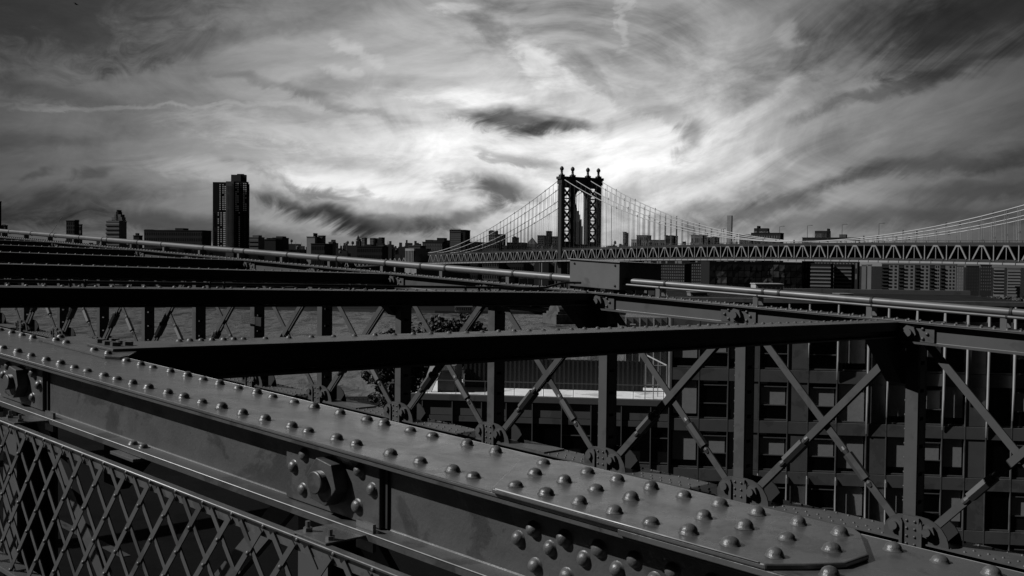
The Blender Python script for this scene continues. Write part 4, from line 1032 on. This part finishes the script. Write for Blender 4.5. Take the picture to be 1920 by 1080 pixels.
# under the far deck, right
bldg(1221, 1280, 496, 880, .012, 'dark slab block with rows of small windows under the deck, right of the grey box', rows=8, cols=16, wmat=mat('window_dim', .10, .5, 1.0, .35, .4))
bldg(1281, 1330, 494, 905, .010, 'second dark slab with small windows under the deck, beside the first', rows=8, cols=12, wmat=MATS['window_dim'])
gb = thing('mirror_glass_building', Vector((at(1420, 520, 420).x, 425, 2.5)), 'dark glass block with broken wavy reflections under the far deck', 'building')
A, C = at(1331, 490, 420), at(1505, 490, 420)
MB().box(A.x, C.x, 420.6, 440, 2.5, A.z, WD).build('core', ROOM, gb)
rn = random.Random(4); cw = (C.x - A.x) / 16; fh = 2.6
MIR = [mat('mirror_glass', .02, .06, .4, .4, .9), mat('painted_reflection_pane', .14, .25, .9, .55, .6, stain=.9, stain_scale=.35)]  # second glass has the bright broken reflections painted in as paler colour
for i in range(16):
    for j in range(7):
        z = A.z - 1 - fh * (j + 1); x = A.x + cw * i; k = (i in (1, 2) and 1 <= j <= 5) or (i in (6, 9, 10, 11, 12) and rn.random() < .7)
        o = [rn.uniform(-.12, .12) for _ in range(4)]
        MB().add([WD(x + .1, 420.4 + o[0], z + .1), WD(x + cw - .1, 420.4 + o[1], z + .1), WD(x + cw - .1, 420.4 + o[2], z + fh - .1), WD(x + .1, 420.4 + o[3], z + fh - .1)], [(0, 1, 2, 3)]).build('pane', MIR[1 if k else 0], gb)
bldg(1508, 1553, 496, 860, .010, 'dark block with pale horizontal floor lines under the deck', bands=(7, .06))
bldg(1553, 1592, 497, 865, .012, 'plain dark block with thin floor lines right of the pale-lined one', bands=(7, .05))
bldg(1597, 1602, 498, 870, .012, 'narrow black gap building beside the pale upright slabs', rows=6, cols=1)
bldg(1613, 1623, 498, 850, .06, 'left upright grey slab of the end-wall pair under the deck', rows=None)
bldg(1624, 1633, 497.5, 845, .07, 'right and brighter upright slab of the end-wall pair under the deck')
def apartments(px0, px1, ytop, dist, label, segs):
    root, T, W, Zt = bldg(px0, px1, ytop, dist, .055, label)
    fl = 22; fh = 2.75
    for (f0, f1, kind) in segs:
        a, c = W * f0, W * f1
        b = MB()
        for r in range(fl):
            z = Zt - fh * (r + 1)
            if kind == 'balcony':
                b.box(a, c, -1.4, -.02, z, z + .25, T); b.box(a, c, -1.4, -1.3, z + .26, z + 1.15, T)
            else:
                n = max(2, int((c - a) / 2.2))
                for q in range(n): b.box(a + (c - a) * (q + .25) / n, a + (c - a) * (q + .75) / n, -.15, -.01, z + .5, z + 1.95, T)
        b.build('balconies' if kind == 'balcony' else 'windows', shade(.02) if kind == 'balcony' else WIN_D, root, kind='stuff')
        if kind == 'balcony': MB().box(a, c, -.2, -.015, 10, Zt, T).build('dark_panel', shade(.012), root)  # flat dark panel on the wall behind the balconies
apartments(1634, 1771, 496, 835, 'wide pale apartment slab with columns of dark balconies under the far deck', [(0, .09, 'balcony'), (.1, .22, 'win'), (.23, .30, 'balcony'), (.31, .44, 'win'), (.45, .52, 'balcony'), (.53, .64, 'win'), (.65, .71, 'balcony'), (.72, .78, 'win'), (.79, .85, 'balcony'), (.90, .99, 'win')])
bldg(1771, 1803, 499, 860, .05, 'grey brick block with scattered windows right of the balcony slab', extra=((1773, 1795, 497, .15),), rows=8, cols=6, wmat=mat('window_scatter', .14, .5, 1.2, .4, .4))
bldg(1804, 1832, 500, 850, .010, 'black block right of the grey brick one', rows=8, cols=5, wmat=shade(.02))
bldg(1832, 1856, 498, 880, .012, 'second black block left of the bright striped one', rows=8, cols=5, wmat=shade(.03))
bldg(1857.5, 1880, 502, 820, .08, 'bright narrow block with dark stripes near the right edge', bands=(8, .02))
bldg(1882, 1909, 504, 830, .05, 'grey block with pale floor stripes at the right edge', bands=(8, .06))
bldg(1910, 1960, 500, 850, .012, 'dark block cut by the right edge of the picture', rows=7, cols=6, wmat=shade(.03))
b = MB(); rn = random.Random(31)
for k in range(2600):
    px = rn.uniform(1560, 1990); c = at(px, rn.uniform(556, 572), 790 + rn.uniform(-8, 8)); s = rn.uniform(.5, 1.3); a = Vector((rn.gauss(0, 1), rn.gauss(0, 1), rn.gauss(0, 1))).normalized(); e = a.cross(Vector((rn.gauss(0, 1), rn.gauss(0, 1), .3))).normalized()
    b.add([c - a * s, c + e * s, c + a * s, c - e * s], [(0, 1, 2, 3)])
tag(b.build('riverside_trees', LEAF, fixn=False), 'dark band of treetops at the foot of the buildings under the far bridge', 'trees', kind='stuff')
# low roofs that merge into one dark mass along the skyline and the waterfront
b = MB(); rn = random.Random(8)
for k in range(620):
    px = rn.uniform(-60, 1420); d = rn.uniform(1180, 1700); w = rn.uniform(4, 18); yt = rn.choice((rn.uniform(455, 480), rn.uniform(462, 480))) if px < 830 else rn.uniform(460, 480)
    if 1040 < px < 1140: yt = rn.uniform(470, 482)
    A, C = at(px, yt, d), at(px + w, yt, d); b.box(A.x, C.x, d, d + 25, 2, A.z, WD)
    if rn.random() < .5: b.box(A.x + 1, A.x + rn.uniform(3, 7), d + 2, d + 6, A.z + .01, A.z + rn.uniform(2, 6), WD)
    if rn.random() < .35:
        q = Vector((A.x + rn.uniform(2, 6), d + 4, A.z)); b.tube([q, q + Vector((0, 0, 2.2)), q + Vector((0, 0, 2.21)), q + Vector((0, 0, 5.0)), q + Vector((0, 0, 6.4))], [.5, .5, 1.7, 1.7, .1], 7)
    if rn.random() < .15:
        q = Vector((A.x + rn.uniform(2, 6), d + 4, A.z)); b.tube([q, q + Vector((0, 0, rn.uniform(7, 14)))], [.25, .12], 4)
tag(b.build('low_city_roofs', shade(.035)), 'jumble of low distant roofs running along the whole skyline', 'roofs', kind='stuff')
b = MB()
for k in range(120):
    px = rn.uniform(-60, 560); d = rn.uniform(1000, 1150); w = rn.uniform(5, 20); yt = rn.uniform(464, 482); A, C = at(px, yt, d), at(px + w, yt, d); b.box(A.x, C.x, d, d + 25, 2, A.z, WD)
for k in range(150):
    px = rn.uniform(-60, 1500); d = rn.uniform(880, 960); w = rn.uniform(8, 30); yt = rn.uniform(520, 566); A, C = at(px, yt, d), at(px + w, yt, d); b.box(A.x, C.x, d, d + 25, 2, A.z, WD)
tag(b.build('waterfront_blocks', shade(.014)), 'dark mass of low waterfront buildings along the far shore', 'buildings', kind='stuff')
pr = thing('pier_shed', Vector((at(869, 580, 806).x, 806, 2)), 'small white shed on the far shore above the tree, seen under the second beam', 'shed')
A, C = at(853, 574.5, 806), at(885, 580.5, 806)
MB().box(A.x, C.x, 806, 812, 2.0, A.z, WD).build('wall', shade(.2), pr)
MB().box(A.x - .4, C.x + .4, 805.4, 812.6, A.z + .01, A.z + .7, WD).build('roof', WHITE, pr)
for k in range(8): MB().box(A.x + (C.x - A.x) * (k + .2) / 8, A.x + (C.x - A.x) * (k + .6) / 8, 805.85, 805.99, 3.0, A.z - 1, WD).build('door', WIN_D, pr)
cr = thing('tower_crane', at(99, 431, 1100), 'thin crane jib slanting against the sky at far left', 'crane')
b = MB(); b.tube([at(97, 436, 1100), at(117.5, 405, 1100)], .22, 4); b.build('jib', MBD, cr)
b = MB(); b.tube([at(97, 436, 1100), Vector((at(97, 436, 1100).x, 1100, 2))], .5, 4); b.build('mast', MBD, cr)
bd = at(143, 8, 60)
bird = thing('bird', bd, 'tiny dark bird high in the top left of the sky', 'bird')
b = MB(); b.tube([bd + Vector((-.12, 0, .03)), bd, bd + Vector((.13, 0, -.04))], [.01, .04, .008], 6); b.build('body', MBD, bird)
for q in (-1, 1):
    b = MB(); b.add([bd + Vector((-.03, 0, 0)), bd + Vector((.05, 0, 0)), bd + Vector((.03, q * .14, .05)), bd + Vector((-.06, q * .26, .02))], [(0, 1, 2, 3)]); b.build('wing', MBD, bird)
